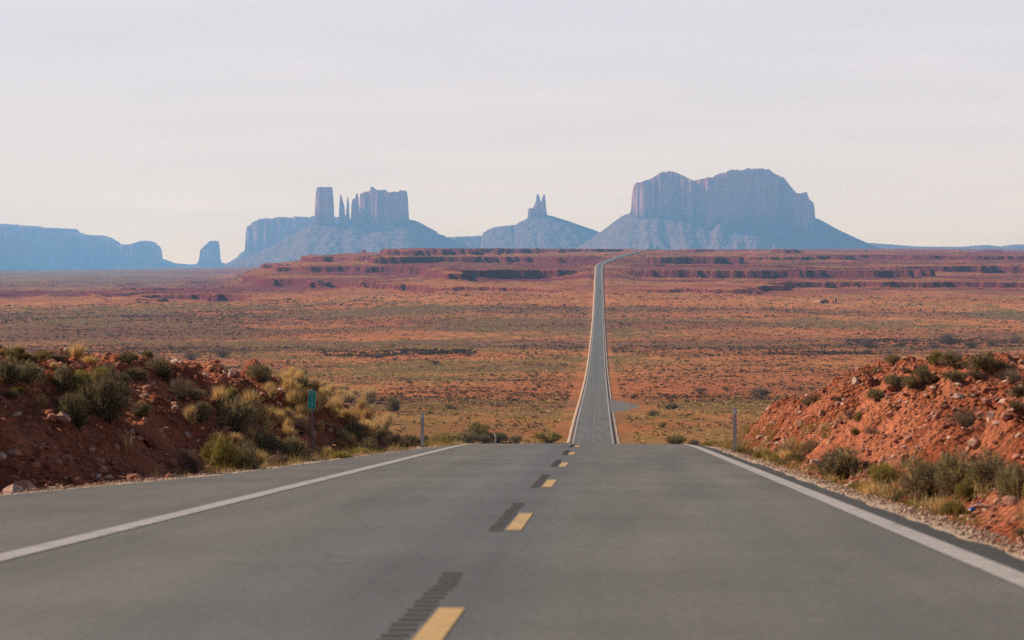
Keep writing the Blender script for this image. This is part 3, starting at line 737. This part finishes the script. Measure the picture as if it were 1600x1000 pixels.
# (column, row of the foot, width, height in photo pixels, kind)
PLANTS = """
11 600 36 36 S;18 566 22 14 O;38 599 46 30 S;4 556 10 10 G;120 558 24 17 G;52 566 16 10 S;80 566 15 11 S;98 567 16 10 B;200 567 27 15 S;231 563 16 12 S;297 563 30 18 S;253 593 44 29 S;
169 598 30 26 B;193 603 21 17 S;214 596 27 18 S;98 616 30 36 S;124 626 30 40 O;151 612 38 34 O;118 668 46 46 S;166 662 62 66 S;64 639 14 17 G;283 627 42 30 B;302 627 30 18 S;219 657 27 22 S;
297 662 18 24 G;312 659 27 27 S;346 559 36 12 S;407 598 37 25 S;444 591 18 28 G;446 603 24 20 G;471 583 26 17 O;489 599 20 19 G;467 598 27 19 S;465 617 34 21 S;502 609 24 16 S;506 588 11 12 G;
517 605 20 16 G;533 618 26 19 G;553 616 22 18 G;575 627 23 19 G;542 629 26 14 G;511 629 15 20 G;500 637 20 19 G;515 649 16 20 G;576 651 14 14 G;538 657 16 14 G;343 637 24 28 G;361 629 18 20 O;
390 647 27 30 G;401 655 18 22 G;425 629 12 18 G;464 643 16 27 G;421 666 28 26 G;437 660 15 17 G;346 666 17 13 G;366 676 54 48 S;388 688 19 19 G;443 669 14 13 G;468 678 36 26 B;412 710 54 30 S;456 724 42 36 S;
344 742 50 50 O;335 702 20 22 G;379 742 52 42 S;434 737 30 26 B;404 734 26 26 G;300 744 36 36 B;548 697 42 32 S;577 714 31 26 S;535 724 34 16 O;511 714 15 13 G;467 737 18 9 G;616 643 23 19 S;599 692 23 22 S;
611 702 28 24 B;640 703 36 20 S;666 694 13 12 S;560 716 26 14 O;490 722 26 14 B;
730 692 28 16 S;749 690 36 27 O;756 692 18 12 S;778 692 30 14 S;806 692 22 9 B;696 699 40 11 O;858 693 34 10 O;680 697 20 10 G;
1084 699 19 10 S;1060 697 30 12 O;1110 701 24 11 O;1156 714 21 15 S;1175 718 21 16 B;1194 724 26 19 O;1247 726 27 15 S;1266 708 36 18 B;1232 716 36 20 B;1220 732 17 13 S;1210 728 20 16 O;1318 750 76 42 S;
1290 742 30 20 B;1262 635 17 11 S;1273 628 20 12 B;1396 616 29 20 S;1370 629 27 16 S;1423 609 25 17 S;1443 601 25 25 S;1460 599 15 12 S;1440 586 20 14 B;1396 568 23 11 S;1370 584 15 9 S;1416 584 15 9 B;
1487 575 31 19 S;1464 571 22 19 O;1491 597 31 14 S;1535 581 46 17 S;1566 581 23 12 S;1525 597 30 11 B;1583 601 40 17 B;1593 621 30 17 S;1588 646 21 13 S;1311 634 19 13 B;1329 655 13 14 B;1341 660 11 14 O;
1336 681 11 9 O;1508 667 46 26 B;1362 682 22 13 B;1379 760 46 30 O;1362 784 36 22 G;1402 788 17 15 S;1450 786 60 54 S;1500 778 70 62 S;1546 768 60 52 S;1582 784 46 52 S;1491 812 40 25 O;1515 784 40 30 O;
1595 842 18 15 S;1430 803 26 18 O;1300 760 20 14 G;1340 770 24 14 O;1470 800 22 16 G;1225 722 22 16 G;
1190 624 50 23 S;1134 610 17 7 S;1094 615 26 9 B;731 556 20 7 S;1350 554 16 7 S;1287 553 15 7 S;1355 543 40 7 S;1410 541 19 9 S;1430 540 16 8 S;1460 544 26 9 S;1482 538 40 8 S;1518 545 26 11 S;1551 541 36 9 S;
1587 537 30 11 S;1390 554 15 7 S;1050 640 18 9 S;1020 650 16 8 S;1035 668 14 7 O;700 640 14 7 S;835 610 12 6 S;822 592 10 5 S;640 600 16 7 S;590 560 22 7 S;680 570 18 6 S;1420 477 6 4 S;1438 477 7 4 S
"""
KN = {'S': ('sage', 'sagebrush', 'dark grey-green sagebrush', 'shrub'), 'O': ('olive', 'rabbitbrush', 'yellow-green rabbitbrush', 'shrub'),
      'B': ('brush', 'dry_brush', 'brown twiggy bush', 'shrub'), 'G': ('grass', 'grass_tuft', 'blond dry grass tuft', 'grass tuft')}
_tr = random.Random(21); _poly_top = lambda x: np.interp(x, [330, 440, 500, 560, 620, 650], [612, 578, 590, 606, 636, 662]); _poly_bot = lambda x: np.interp(x, [330, 440, 500, 560, 620, 650], [722, 712, 706, 700, 694, 690])
for _i in range(60):
    _x = _tr.uniform(345, 640) if _i % 3 else _tr.uniform(440, 600); _y = _poly_top(_x) + (_poly_bot(_x) - _poly_top(_x)) * _tr.random() ** 1.3 + 8
    PLANTS += ';%d %d %d %d G' % (_x, _y, _tr.uniform(13, 24), _tr.uniform(13, 25))
for _i in range(26):
    _x = _tr.uniform(2, 430); _y = np.interp(_x, [0, 430], [556, 568]) + 92 * _tr.random() ** 1.5
    PLANTS += ';%d %d %d %d %s' % (_x, _y, _tr.uniform(11, 26), _tr.uniform(7, 14), _tr.choice('SBBOG'))
plants = []
for item in PLANTS.replace('\n', '').split(';'):
    if not item.strip(): continue
    a = item.split(); px, py, w, h = map(float, a[:4]); k = a[4]
    p = on_ground(px, py)
    if p is None: continue
    plants.append([px, py, w, h, k, p])
def zone(px, py, p):
    if p[1] > 110:
        return 'on the valley floor beside the highway' if abs(px - 930) < 320 and p[1] < 1500 else ('on the flat behind right bank' if px > 1250 and p[1] < 1500 else 'far out on the valley floor')
    if px < 690:
        if py < 570: return 'on top of left bank'
        sd = 'beyond green sign' if px > 487 else ('short of green sign' if px > 330 else 'near picture edge')
        if py < 625: return 'high on left bank ' + sd
        if py < 680: return 'halfway down left bank ' + sd
        return 'at foot of left bank ' + sd
    if px < 1000: return 'at the crest left of the road'
    if px < 1135: return 'at the crest right of the road'
    if py < 590: return 'on top of right bank'
    if py < 690: return 'up on stony right bank'
    return 'at foot of right bank'
_un = ['', 'first', 'second', 'third', 'fourth', 'fifth', 'sixth', 'seventh', 'eighth', 'ninth']
ORD = ['leftmost', 'second from left', 'third from left', 'fourth from left', 'fifth from left', 'sixth from left', 'seventh from left', 'eighth from left', 'ninth from left', 'tenth from left',
       'eleventh from left', 'twelfth from left', 'thirteenth from left', 'fourteenth from left', 'fifteenth from left', 'sixteenth from left', 'seventeenth from left', 'eighteenth from left', 'nineteenth from left', 'twentieth from left'] + ['twenty-%s from left' % w for w in _un[1:]] + ['thirtieth from left'] + ['thirty-%s from left' % w for w in _un[1:]]
zones = {}
for q in plants: zones.setdefault((zone(q[0], q[1], q[5]), q[4]), []).append(q)
pr = random.Random(5)
for (zn, k), qs in zones.items():
    qs.sort(key=lambda q: q[0])
    big = max(qs, key=lambda q: q[2] * q[3])
    for i, (px, py, w, h, kk, p) in enumerate(qs):
        dist = p[1]
        k_ = 1.45 if k == 'G' else 1.22
        W, H = w * dist / F * k_, h * dist / F * (k_ - .05)
        if dist > 700: W, H = W * (.8 if px > 1250 else .7), H * .25
        ms = PROTO[KN[k][0]] if dist < 700 or k == 'G' else PROTO['brush']
        o = bpy.data.objects.new(KN[k][1], pr.choice(ms)); C.objects.link(o)
        o.location = (p[0], p[1] + W * .12, p[2] - .04 * H)
        o.scale = (W, W, max(H, W * .45)); o.rotation_euler = (pr.uniform(-.06, .06), pr.uniform(-.06, .06), pr.uniform(0, 6.28))
        desc = KN[k][2]
        if len(qs) == 1: lab = f"lone {desc} {zn}"
        elif len(qs) == 2: lab = f"{desc} {zn}, {'left' if i == 0 else 'right'} of two"
        else: lab = f"{desc} {zn}, {ORD[i] if i < len(qs) - 1 else 'rightmost'}"
        tag(o, lab, KN[k][3], {'S': 'sagebrush dotted over banks and valley', 'O': 'yellow-green rabbitbrush by the road', 'B': 'brown dry bushes', 'G': 'blond grass tufts on the banks'}[k])

# ------------------------------------------------------------------ desert scrub of the valley: uncountable
def scatter_scrub():
    r = np.random.default_rng(99)
    out = []
    for (y0, y1, n) in ((95, 430, 9500), (430, 800, 70000), (800, 1500, 135000), (1500, 2700, 120000), (2700, 4800, 48000)):
        Y = np.sqrt(r.uniform(y0 ** 2, y1 ** 2, n)); tn = r.uniform(-.36, .26, n)
        out.append(np.stack([Y * tn, Y], 1))
    nband = 0
    for p0, p1, ya, yb, n in ((505, 745, 1310, 1400, 1500), (1320, 1700, 1480, 1620, 1500), (1190, 1360, 1330, 1390, 500)):   # dark brush along dry washes
        Y = r.uniform(ya, yb, n); pxx = r.uniform(p0, p1, n); out.append(np.stack([(pxx - VX) / F * Y, Y], 1)); nband += n
    P = np.concatenate(out); X, Y = P[:, 0], P[:, 1]; inband = np.arange(len(X)) >= len(X) - nband
    keep = np.abs(X - xc(Y)) > 7.5 + .0006 * Y
    keep &= ~((Y > 590) & (Y < 740) & (X - xc(Y) > 0) & (X - xc(Y) < 14))
    n1 = fbm(X / 420, Y / 190, 4, 51); n2 = fbm(X / 90, Y / 130, 4, 55); n4 = fbm(X / 22, Y / 40, 3, 81)
    left = (1 - sst(250, 620, VX + F * X / Y)) * sst(1100, 1500, Y) * (1 - sst(2200, 2500, Y))
    keep &= (r.random(len(X)) < .35 + .5 * left + .9 * sst(-.4, .6, n1 * .5 + n2 * .5 + n4 * .6))
    keep |= inband & (fbm(X / 30, Y / 60, 2, 83) > -.3)
    X, Y, inband = X[keep], Y[keep], inband[keep]; n1, n2 = n1[keep], n2[keep]; n = len(X)
    Z = terrain(X, Y)
    size = (r.lognormal(-.62, .58, n)).clip(.2, 2.2) * np.interp(Y, [100, 500, 1500, 2500, 4500], [.7, .9, 1.4, 2.1, 2.8])
    size = np.where(inband, size * 1.7, size)
    # clump: seven leaning leaf fans round a low dome
    nb = 5
    a = (np.arange(nb) / nb * 2 * np.pi)[None] + r.random((n, 1)) * 6.3 + r.normal(0, .25, (n, nb))
    el = r.uniform(.25, 1.35, (n, nb))
    ce, se = np.cos(el), np.sin(el); ca, sa = np.cos(a), np.sin(a)
    ln = r.uniform(.42, .62, (n, nb)); wd = r.uniform(.16, .34, (n, nb))
    base = np.stack([ca * .08, sa * .08, np.full_like(a, -.03)], -1)
    d = np.stack([ca * ce, sa * ce, se * .85], -1); s = np.stack([-sa, ca, r.normal(0, .3, a.shape)], -1)
    mid = base + d * (ln * .62)[..., None]; tip = base + d * ln[..., None] + np.stack([ca * .05, sa * .05, -.05 + 0 * a], -1)
    V = np.stack([base, mid - s * wd[..., None] * .6, tip, mid + s * wd[..., None] * .6], 2)      # n,nb,4,3
    V = V * size[:, None, None, None] * np.array([1.15, 1.15, .95])
    V = V + np.stack([X, Y, Z], 1)[:, None, None, :]
    t = r.random(n)
    yel = sst(-.3, .4, n2 + .6 * (1 - sst(500, 900, Y)) + r.normal(0, .35, n) - .25)
    c = lerp(np.array([[.045, .030, .024]]), np.array([[.12, .072, .045]]), t[:, None])
    c = lerp(c, lerp(np.array([[.24, .165, .055]]), np.array([[.46, .32, .12]]), t[:, None]), yel[:, None])
    c[inband] = np.array([.055, .037, .030])
    cc = np.repeat(c, nb * 4, axis=0) * r.uniform(.8, 1.2, (n * nb * 4, 1))
    fq = np.arange(n * nb * 4).reshape(-1, 4)
    ob = mesh_from('desert_scrub_vegetation', V.reshape(-1, 3), fq, (M_leaf,), False, None, {'leaf_colour': cc})
    tag(ob, 'low desert scrub speckling the red valley floor', None, None, 'stuff')
scatter_scrub()

def verge_weeds():
    r = np.random.default_rng(123)
    n = 900
    Y = 20 + 75 * r.random(n) ** .8; left = r.random(n) < .45
    X = np.where(left, xc(Y) - edge_left(Y) - .35 - np.abs(r.normal(0, .7, n)), xc(Y) + EDGE_R + .45 + np.abs(r.normal(0, .6, n)))
    k = (fbm(X / 1.5, Y / 3.0, 3, 131) + r.normal(0, .2, n) > -.1) & ~(left & (Y < 42)); X, Y = X[k], Y[k]; n = len(X)
    Z = terrain(X, Y); nb = 34
    hgt = r.uniform(.10, .34, n)
    a = r.random((n, nb)) * 6.283; tilt = np.abs(r.normal(0, .55, (n, nb)))
    Dv = np.stack([np.sin(tilt) * np.cos(a), np.sin(tilt) * np.sin(a), np.cos(tilt)], -1).reshape(-1, 3)
    P = np.repeat(np.stack([X, Y, Z], 1), nb, 0) + np.stack([r.normal(0, .07, n * nb), r.normal(0, .07, n * nb), np.full(n * nb, -.02)], 1)
    L = np.repeat(hgt, nb) * r.uniform(.6, 1.3, n * nb)
    V, q, t = blades(P, Dv, L, r.uniform(.006, .014, n * nb), r.normal(0, .3, (n * nb, 3)), r)
    pick = np.repeat(r.random(n), nb)[:, None]
    c = np.where(pick < .45, np.array([[.40, .29, .13]]), np.where(pick < .85, np.array([[.20, .16, .055]]), np.array([[.33, .19, .05]]))) * r.uniform(.7, 1.25, (n * nb, 1))
    tag(mesh_from('verge_grass', V, [q, t], (M_leaf,), False, None, {'leaf_colour': np.repeat(c, 5, axis=0)}), 'low straw and olive weeds along both verges', kind='stuff')
verge_weeds()
# ------------------------------------------------------------------ stones
def ico():
    p = (1 + 5 ** .5) / 2
    v = np.array([(-1, p, 0), (1, p, 0), (-1, -p, 0), (1, -p, 0), (0, -1, p), (0, 1, p), (0, -1, -p), (0, 1, -p), (p, 0, -1), (p, 0, 1), (-p, 0, -1), (-p, 0, 1)], float)
    v /= np.linalg.norm(v[0])
    f = np.array([(0, 11, 5), (0, 5, 1), (0, 1, 7), (0, 7, 10), (0, 10, 11), (1, 5, 9), (5, 11, 4), (11, 10, 2), (10, 7, 6), (7, 1, 8), (3, 9, 4), (3, 4, 2), (3, 2, 6), (3, 6, 8), (3, 8, 9), (4, 9, 5), (2, 4, 11), (6, 2, 10), (8, 6, 7), (9, 8, 1)])
    return v, f
ICO_V, ICO_F = ico()
def stones(name, label, X, Y, size, r, pale=.25, flat=.6, lift=.15, Z=None, tan=0.0):
    n = len(X); Z = terrain(X, Y) if Z is None else Z
    V = np.tile(ICO_V[None], (n, 1, 1)) * r.uniform(.6, 1.15, (n, 12, 1))
    V = np.sign(V) * np.abs(V) ** .8                                   # squarer, more angular
    V = V * np.stack([r.uniform(.7, 1.4, n), r.uniform(.7, 1.4, n), r.uniform(.4, .9, n) * flat / .6], 1)[:, None, :]
    a = r.random(n) * 6.28; ca, sa = np.cos(a), np.sin(a); tl = r.normal(0, .35, n); ct, st_ = np.cos(tl), np.sin(tl)
    x, y, z = V[..., 0], V[..., 1], V[..., 2]
    y, z = y * ct[:, None] - z * st_[:, None], y * st_[:, None] + z * ct[:, None]
    x, y = x * ca[:, None] - y * sa[:, None], x * sa[:, None] + y * ca[:, None]
    V = np.stack([x, y, z], -1) * (size * .5)[:, None, None] + np.stack([X, Y, Z + size * lift], 1)[:, None, :]
    c = lerp(np.array([[.19, .058, .035]]), np.array([[.40, .17, .105]]), r.random(n)[:, None])
    c = lerp(c, np.array([[.38, .27, .195]]) * r.uniform(.7, 1.25, (n, 1)), tan)
    pl = r.random(n) < pale; c[pl] = lerp(np.array([[.42, .24, .17]]), np.array([[.54, .36, .28]]), r.random(pl.sum())[:, None])
    f = (np.arange(n)[:, None, None] * 12 + ICO_F[None]).reshape(-1, 3)
    ob = mesh_from(name, V.reshape(-1, 3), f, (M_stone,), False, None, {'stone_colour': np.repeat(c, 12, axis=0)})
    if label: tag(ob, label, None, None, 'stuff')
    return ob
rs = np.random.default_rng(17)
def bank_points(side, n, tmin, tmax, y0, y1):
    Y = y0 + (y1 - y0) * rs.random(n) ** 1.0; t = tmin + (tmax - tmin) * rs.random(n)
    X = xc(Y) - edge_left(Y) - .45 - t if side < 0 else xc(Y) + FOOT_R + t
    k = fbm(X / 1.6, Y / 2.4, 3, 91) + rs.normal(0, .3, n) > -.25
    return X[k], Y[k]
X_, Y_ = bank_points(-1, 10000, .12, 6.5, 24, 80); stones('bank_rubble', 'loose red stones strewn over the shaded left bank', X_, Y_, (.062 * rs.lognormal(0, .62, len(X_))).clip(.02, .34), rs, .14, .6, .28)
X_, Y_ = bank_points(1, 24000, -.2, 6.5, 17, 92); stones('bank_rubble', 'loose red and pale stones strewn over the sunlit right bank', X_, Y_, (.050 * rs.lognormal(0, .6, len(X_))).clip(.02, .30), rs, .20)
Yg = 12 + 63 * rs.random(16000) ** 1.3; sg = rs.random(16000) < .5
Xg = np.where(sg, xc(Yg) - edge_left(Yg) - rs.uniform(-.03, .95, 16000), xc(Yg) + EDGE_R + rs.uniform(.0, .5, 16000))
stones('verge_gravel', 'fine gravel along both pavement edges', Xg, Yg, (.019 * rs.lognormal(0, .5, 16000)).clip(.008, .07), rs, .25, .6, .2, zr(Yg) - .04, .8)
ROCKS = """37 771 38 19;8 783 17 11;59 598 21 9;217 688 13 6;183 704 10 9;157 728 13 8;161 738 15 9;56 730 15 7;22 713 26 9;92 726 15 6;249 676 14 6;225 659 9 6;361 590 9 7;421 578 9 8;401 570 8 6;515 675 11 6;635 647 9 7;612 670 8 5;
1337 600 12 9;1180 657 13 9;1549 655 13 10;1331 761 11 9;1559 789 13 9;1538 797 32 8;1583 789 32 12;1513 710 10 8;1285 650 12 9;1420 690 12 8;1250 668 14 10;1460 650 12 8;1390 655 13 9;1475 715 13 9"""
rl = []
for item in ROCKS.replace('\n', '').split(';'):
    px, py, w, h = map(float, item.split()); p = on_ground(px, py)
    if p is not None and p[1] < 110: rl.append((px, py, w, h, p))
SPEC = {37: 'big pale slab-like rock by the pavement edge under the left bank', 8: 'second pale rock by the pavement edge, cut by the picture side', 1538: 'long flat ledge rock beside the blue can',
        1583: 'broad pale ledge rock below the big sagebrush', 1337: 'pale boulder near the skyline of the right bank', 361: 'small white stone above the grass tufts on the left bank', 1549: 'white stone halfway up the sunlit right bank',
        59: 'flat pink rock among the sagebrush high on the left bank', 635: 'pale stone at the end of the left bank near the marker post', 1331: 'white stone on the verge below the dark round sagebrush', 22: 'long flat rock above the dark hollow on the left bank'}
lz = [q for q in rl if q[0] < 690 and int(q[0]) not in SPEC]; rz_ = [q for q in rl if q[0] > 690 and int(q[0]) not in SPEC]
lz.sort(); rz_.sort()
for q in rl:
    px, py, w, h, p = q
    W = w * p[1] / F; H = h * p[1] / F
    r2 = np.random.default_rng(int(px))
    # a chunky rock: subdivided icosahedron with planar breaks
    V = ICO_V.copy(); Fc = ICO_F.copy()
    for it in range(2):
        e = {}; nv = list(V); nf = []
        def midp(a, b):
            k = (min(a, b), max(a, b))
            if k not in e:
                m = nv[a] + nv[b]; nv.append(m / np.linalg.norm(m)); e[k] = len(nv) - 1
            return e[k]
        for a, b, c in Fc:
            ab, bc, ca_ = midp(a, b), midp(b, c), midp(c, a); nf += [(a, ab, ca_), (b, bc, ab), (c, ca_, bc), (ab, bc, ca_)]
        V = np.array(nv); Fc = np.array(nf)
    for pl in range(12):
        d_ = r2.normal(size=3); d_ /= np.linalg.norm(d_); lim = r2.uniform(.55, .85)
        s_ = V @ d_; V = V - np.clip(s_ - lim, 0, None)[:, None] * d_[None]
    V = V + r2.normal(0, .012, V.shape)
    V = V / (np.ptp(V[:, 0]), np.ptp(V[:, 1]), np.ptp(V[:, 2])) * np.array([W, W * .8, H * 1.5]); V[:, 2] -= V[:, 2].min() + H * .4
    pale = int(px) in (361, 1549, 1331, 635, 1337)
    base = np.array([.60, .42, .33]) if pale else np.array([.44, .22, .15])
    ob = mesh_from('rock', V, Fc, (M_stone,), False, None, {'stone_colour': np.tile(base[None], (len(V), 1))})
    ob.location = (p[0], p[1], p[2]); ob.rotation_euler = (0, r2.normal(0, .1), r2.uniform(-.4, .4))
    ip = int(px)
    if ip in SPEC: lab = SPEC[ip]
    elif px < 690:
        i = lz.index(q); lab = f"reddish loose rock on the left bank's slope, {ORD[i] if i < len(lz) - 1 else 'rightmost'} of its scatter"
    else:
        i = rz_.index(q); lab = f"reddish loose rock on the sunlit right bank, {ORD[i] if i < len(rz_) - 1 else 'rightmost'} of its scatter"
    tag(ob, lab, 'rock', 'larger rocks on the road banks')

# ------------------------------------------------------------------ roadside posts and the mile sign
M_post = plain('pale_post', (.40, .40, .40), .6, .0, .12, 8.0)
M_reflect = plain('reflector', (.55, .57, .62), .35, .2, .1, 8.0)
M_steel = plain('weathered_steel', (.23, .18, .17), .6, .3, .25, 14.0)
M_green = plain('sign_green', (.014, .36, .285), .45, 0, .08, 5.0)
M_sign_white = plain('sign_white', (.62, .68, .66), .5, 0, .05, 5.0)
def delineator(px, foot_row, height, label, off=None, y=None, tilt=0.0):
    p = on_ground(px, foot_row) if y is None else np.array([off, y, float(terrain(np.array([off]), np.array([y]))[0])])
    t = empty('delineator_post', (p[0], p[1], p[2]), .0); t.rotation_euler = (0, tilt, 0)
    tag(t, label, 'post', 'delineator posts along the road')
    m = MB(); w = .055
    m.prism([(-w, -.012), (w, -.012), (w, .012), (w * .45, .012), (w * .3, .03), (-w * .3, .03), (-w * .45, .012), (-w, .012)], -.3, height, 2); m.build('shaft', M_post, t)
    m = MB(); m.box((0, -.02, height - .10), (.085, .01, .14), .01); m.build('reflector', M_reflect, t)
    return t
delineator(660, 704, 1.18, 'pale slender delineator post at the end of the left bank')
delineator(1148, 713, 1.32, 'greyish delineator post below the right bank')
delineator(0, 0, 1.25, 'small pale delineator post just beyond the crest of the road', off=float(xc(130)) - 4.75, y=130.0)

p = on_ground(488, 716)
sc = p[1] / F
sg_t = empty('mile_marker_sign', tuple(p), R(-4))
tag(sg_t, 'narrow green mile marker sign on a thin post below the grassy left bank', 'road sign')
pw, ph = 12.2 * sc, 29 * sc; top = (716 - 609.5) * sc
m = MB(); m.prism([(-.03, -.008), (.03, -.008), (.03, .008), (.012, .008), (.008, .03), (-.008, .03), (-.012, .008), (-.03, .008)], -.4, top - .05, 2); m.build('post', M_steel, sg_t)
tl = R(3)
panel = None
m = MB(); m.box((0, -.022, 0), (pw, .006, ph), 0); panel = m.build('sign_panel', M_green, sg_t)
panel.location = (0.0, 0, top - ph / 2); panel.rotation_euler = (0, tl, 0)
def sbar(mb, x, z, w, h): mb.box((x, -.0262, z), (w, .0016, h), 0)
m = MB(); bw = pw * .045
sbar(m, 0, ph / 2 - bw * .9, pw * .9, bw); sbar(m, 0, -ph / 2 + bw * .9, pw * .9, bw); sbar(m, -pw / 2 + bw * .9, 0, bw, ph - bw * 3); sbar(m, pw / 2 - bw * .9, 0, bw, ph - bw * 3)
m.build('border', M_sign_white, panel)
def text_mesh(body, size, x, z, parent, name):
    cu = bpy.data.curves.new(name, 'FONT'); cu.body = body; cu.size = size; cu.align_x = 'CENTER'; cu.align_y = 'CENTER'; cu.extrude = .0006
    o = bpy.data.objects.new(name, cu); C.objects.link(o)
    bpy.context.view_layer.update()
    me = bpy.data.meshes.new_from_object(o.evaluated_get(bpy.context.evaluated_depsgraph_get()))
    bpy.data.objects.remove(o); me.materials.clear(); me.materials.append(M_sign_white)
    o = bpy.data.objects.new(name, me); C.objects.link(o); o.parent = parent
    o.location = (x, -.0275, z); o.rotation_euler = (math.pi / 2, 0, 0)
    return o
text_mesh('MILE', pw * .34, 0, ph * .33, panel, 'lettering')
text_mesh('1', pw * .72, 0, ph * .08, panel, 'lettering')
text_mesh('3', pw * .72, 0, -ph * .24, panel, 'lettering')

# ------------------------------------------------------------------ litter by the right verge
M_blue = plain('blue_metal', (.02, .11, .34), .35, .4, .1, 20.0); M_tin = plain('bare_metal', (.45, .42, .45), .35, .8, .1, 20.0)
p = on_ground(1524, 799); s = p[1] / F
t = empty('drink_can', (p[0], p[1], p[2] + .035), R(25)); t.rotation_euler = (0, R(-28), R(20))
tag(t, 'crushed blue drink can lying under the big sagebrush', 'can')
m = MB(); m.lathe((0, 0, 0), [(.026, -.075), (.034, -.066), (.031, -.02), (.034, .02), (.033, .066), (.027, .075)], 14, 0); m.build('can_body', M_blue, t, True)
m = MB(); m.lathe((-.0, 0, 0), [(.026, -.082), (.030, -.0765)], 14, 0); m.build('can_end', M_tin, t)
p = on_ground(1488, 767)
m = MB(); m.box((0, 0, 0), (.10, .07, .02), .03); m.box((.02, .03, .02), (.06, .05, .025), .02)
o = m.build('litter_scrap', plain('orange_plastic', (.60, .16, .03), .5, 0, .2, 20.0)); o.location = (p[0], p[1] - .35, p[2] + .25); o.rotation_euler = (.5, .2, .4)
tag(o, 'orange scrap of litter caught in the big sagebrush', 'litter')

# ------------------------------------------------------------------ vehicles and homestead far away
M_dark = plain('dark_car_paint', (.025, .03, .04), .3, .2, .1, 1.0); M_glass = plain('vehicle_glass', (.03, .04, .05), .1, 0, .1, 1.0)
M_tyre = plain('tyre_rubber', (.02, .02, .02), .9); M_wht = plain('white_vehicle_paint', (.80, .80, .80), .4, 0, .05, 1.0)
def vehicle(name, label, loc, rz, body_mat, L, W, Hh, prof, glass_boxes):
    t = empty(name, loc, rz); tag(t, label, 'car' if 'car' in name else 'truck')
    m = MB(); m.prism(prof, -W / 2, W / 2, 0); m.build('body', body_mat, t)
    for c_, s_ in glass_boxes:
        m = MB(); m.box(c_, s_, 0); m.build('window', M_glass, t)
    for sx_ in (-1, 1):
        for yy in (-L * .31, L * .31):
            m = MB(); m.lathe((sx_ * (W / 2 - .12), yy, .33), [(.2, -.11), (.33, -.09), (.33, .09), (.2, .11)], 14, 0); m.build('wheel', M_tyre, t)
    return t
yv = 2690.0
vehicle('dark_car', 'tiny dark car far off on the straight highway', (float(xc(yv)) + 1.7, yv, float(zr(yv)) + .03), 0, M_dark, 4.6, 1.85, 1.6,
        [(-2.3, .3), (2.3, .3), (2.3, .8), (1.4, .95), (.7, 1.55), (-1.5, 1.6), (-2.2, 1.0), (-2.32, .7)], [((0, -1.9, 1.28), (1.5, .08, .4)), ((0, 1.1, 1.25), (1.5, .08, .4)), ((.93, -.3, 1.25), (.03, 1.9, .4)), ((-.93, -.3, 1.25), (.03, 1.9, .4))])
yv = 5380.0; xv = (955 - VX) / F * yv; zv = float(terrain(np.array([xv]), np.array([yv]))[0])
vehicle('white_truck', 'white box truck on the skyline by the bend of the far road', (xv, yv, zv), R(70), M_wht, 8.0, 2.5, 3.6,
        [(-4, .6), (4, .6), (4, 1.7), (3.4, 2.6), (2.4, 2.7), (2.3, 3.7), (-4, 3.7)], [((0, 3.72, 2.15), (2.1, .08, .7)), ((1.27, 3.0, 2.1), (.03, .8, .6)), ((-1.27, 3.0, 2.1), (.03, .8, .6))])
p = on_ground(1284, 474)
t = empty('desert_house', tuple(p), R(14)); tag(t, 'low dark house with a pale lean-to roof alone on the plain', 'house')
M_wall_d = plain('dark_plank_wall', (.10, .06, .055), .9, 0, .2, .7); M_roof_p = plain('pale_sheet_roof', (.52, .40, .33), .7, 0, .12, .5)
m = MB(); m.box((2.5, 0, 1.3), (6.5, 6, 2.8)); m.build('wall', M_wall_d, t)
m = MB(); m.prism([(-.5, 2.65), (2.5, 4.0), (6.2, 2.65), (6.2, 2.85), (2.5, 4.2), (-.5, 2.85)], -3.4, 3.4, 1); m.build('roof', plain('dark_shingles', (.11, .055, .06), .9), t)
m = MB(); m.prism([(-7.5, 1.7), (-.55, 2.75), (-.55, 2.95), (-7.5, 1.9)], -3.2, 3.2, 1); m.build('lean_to_roof', M_roof_p, t)
m = MB(); m.box((-7.2, -2.9, .8), (.2, .2, 1.9)); m.build('support', M_wall_d, t)
m = MB(); m.box((-7.2, 2.9, .8), (.2, .2, 1.9)); m.build('support', M_wall_d, t)
m = MB(); m.box((3.2, -3.03, 1.0), (1.0, .06, 2.0)); m.build('door', M_roof_p, t)
p = on_ground(1306, 475)
t = empty('water_tank', tuple(p)); tag(t, 'tall dark water tank standing beside the low house', 'tank')
m = MB(); m.lathe((0, 0, 0), [(.95, 1.0), (1.0, 1.2), (1.0, 4.6), (.6, 5.1), (.1, 5.3)], 14); m.build('tank_body', M_wall_d, t)
for a in range(4):
    m = MB(); m.box((.7 * math.cos(a * 1.571 + .78), .7 * math.sin(a * 1.571 + .78), .45), (.18, .18, 1.3)); m.build('leg', M_wall_d, t)

# ------------------------------------------------------------------ haze: the air between here and the buttes
m = bpy.data.materials.new('haze'); m.use_nodes = True
nt = m.node_tree; nt.nodes.clear()
out = N(nt, 'ShaderNodeOutputMaterial'); pv = N(nt, 'ShaderNodeVolumePrincipled')
pv.inputs['Color'].default_value = (.26, .58, 1.0, 1); pv.inputs['Density'].default_value = 4.6e-5; pv.inputs['Anisotropy'].default_value = 0.1
nt.links.new(pv.outputs[0], out.inputs['Volume'])
b = MB(); b.box((0, 17350, 140), (52000, 35100, 1100)); hz = b.build('haze', m)
tag(hz, 'blue haze over the far desert', kind='stuff')
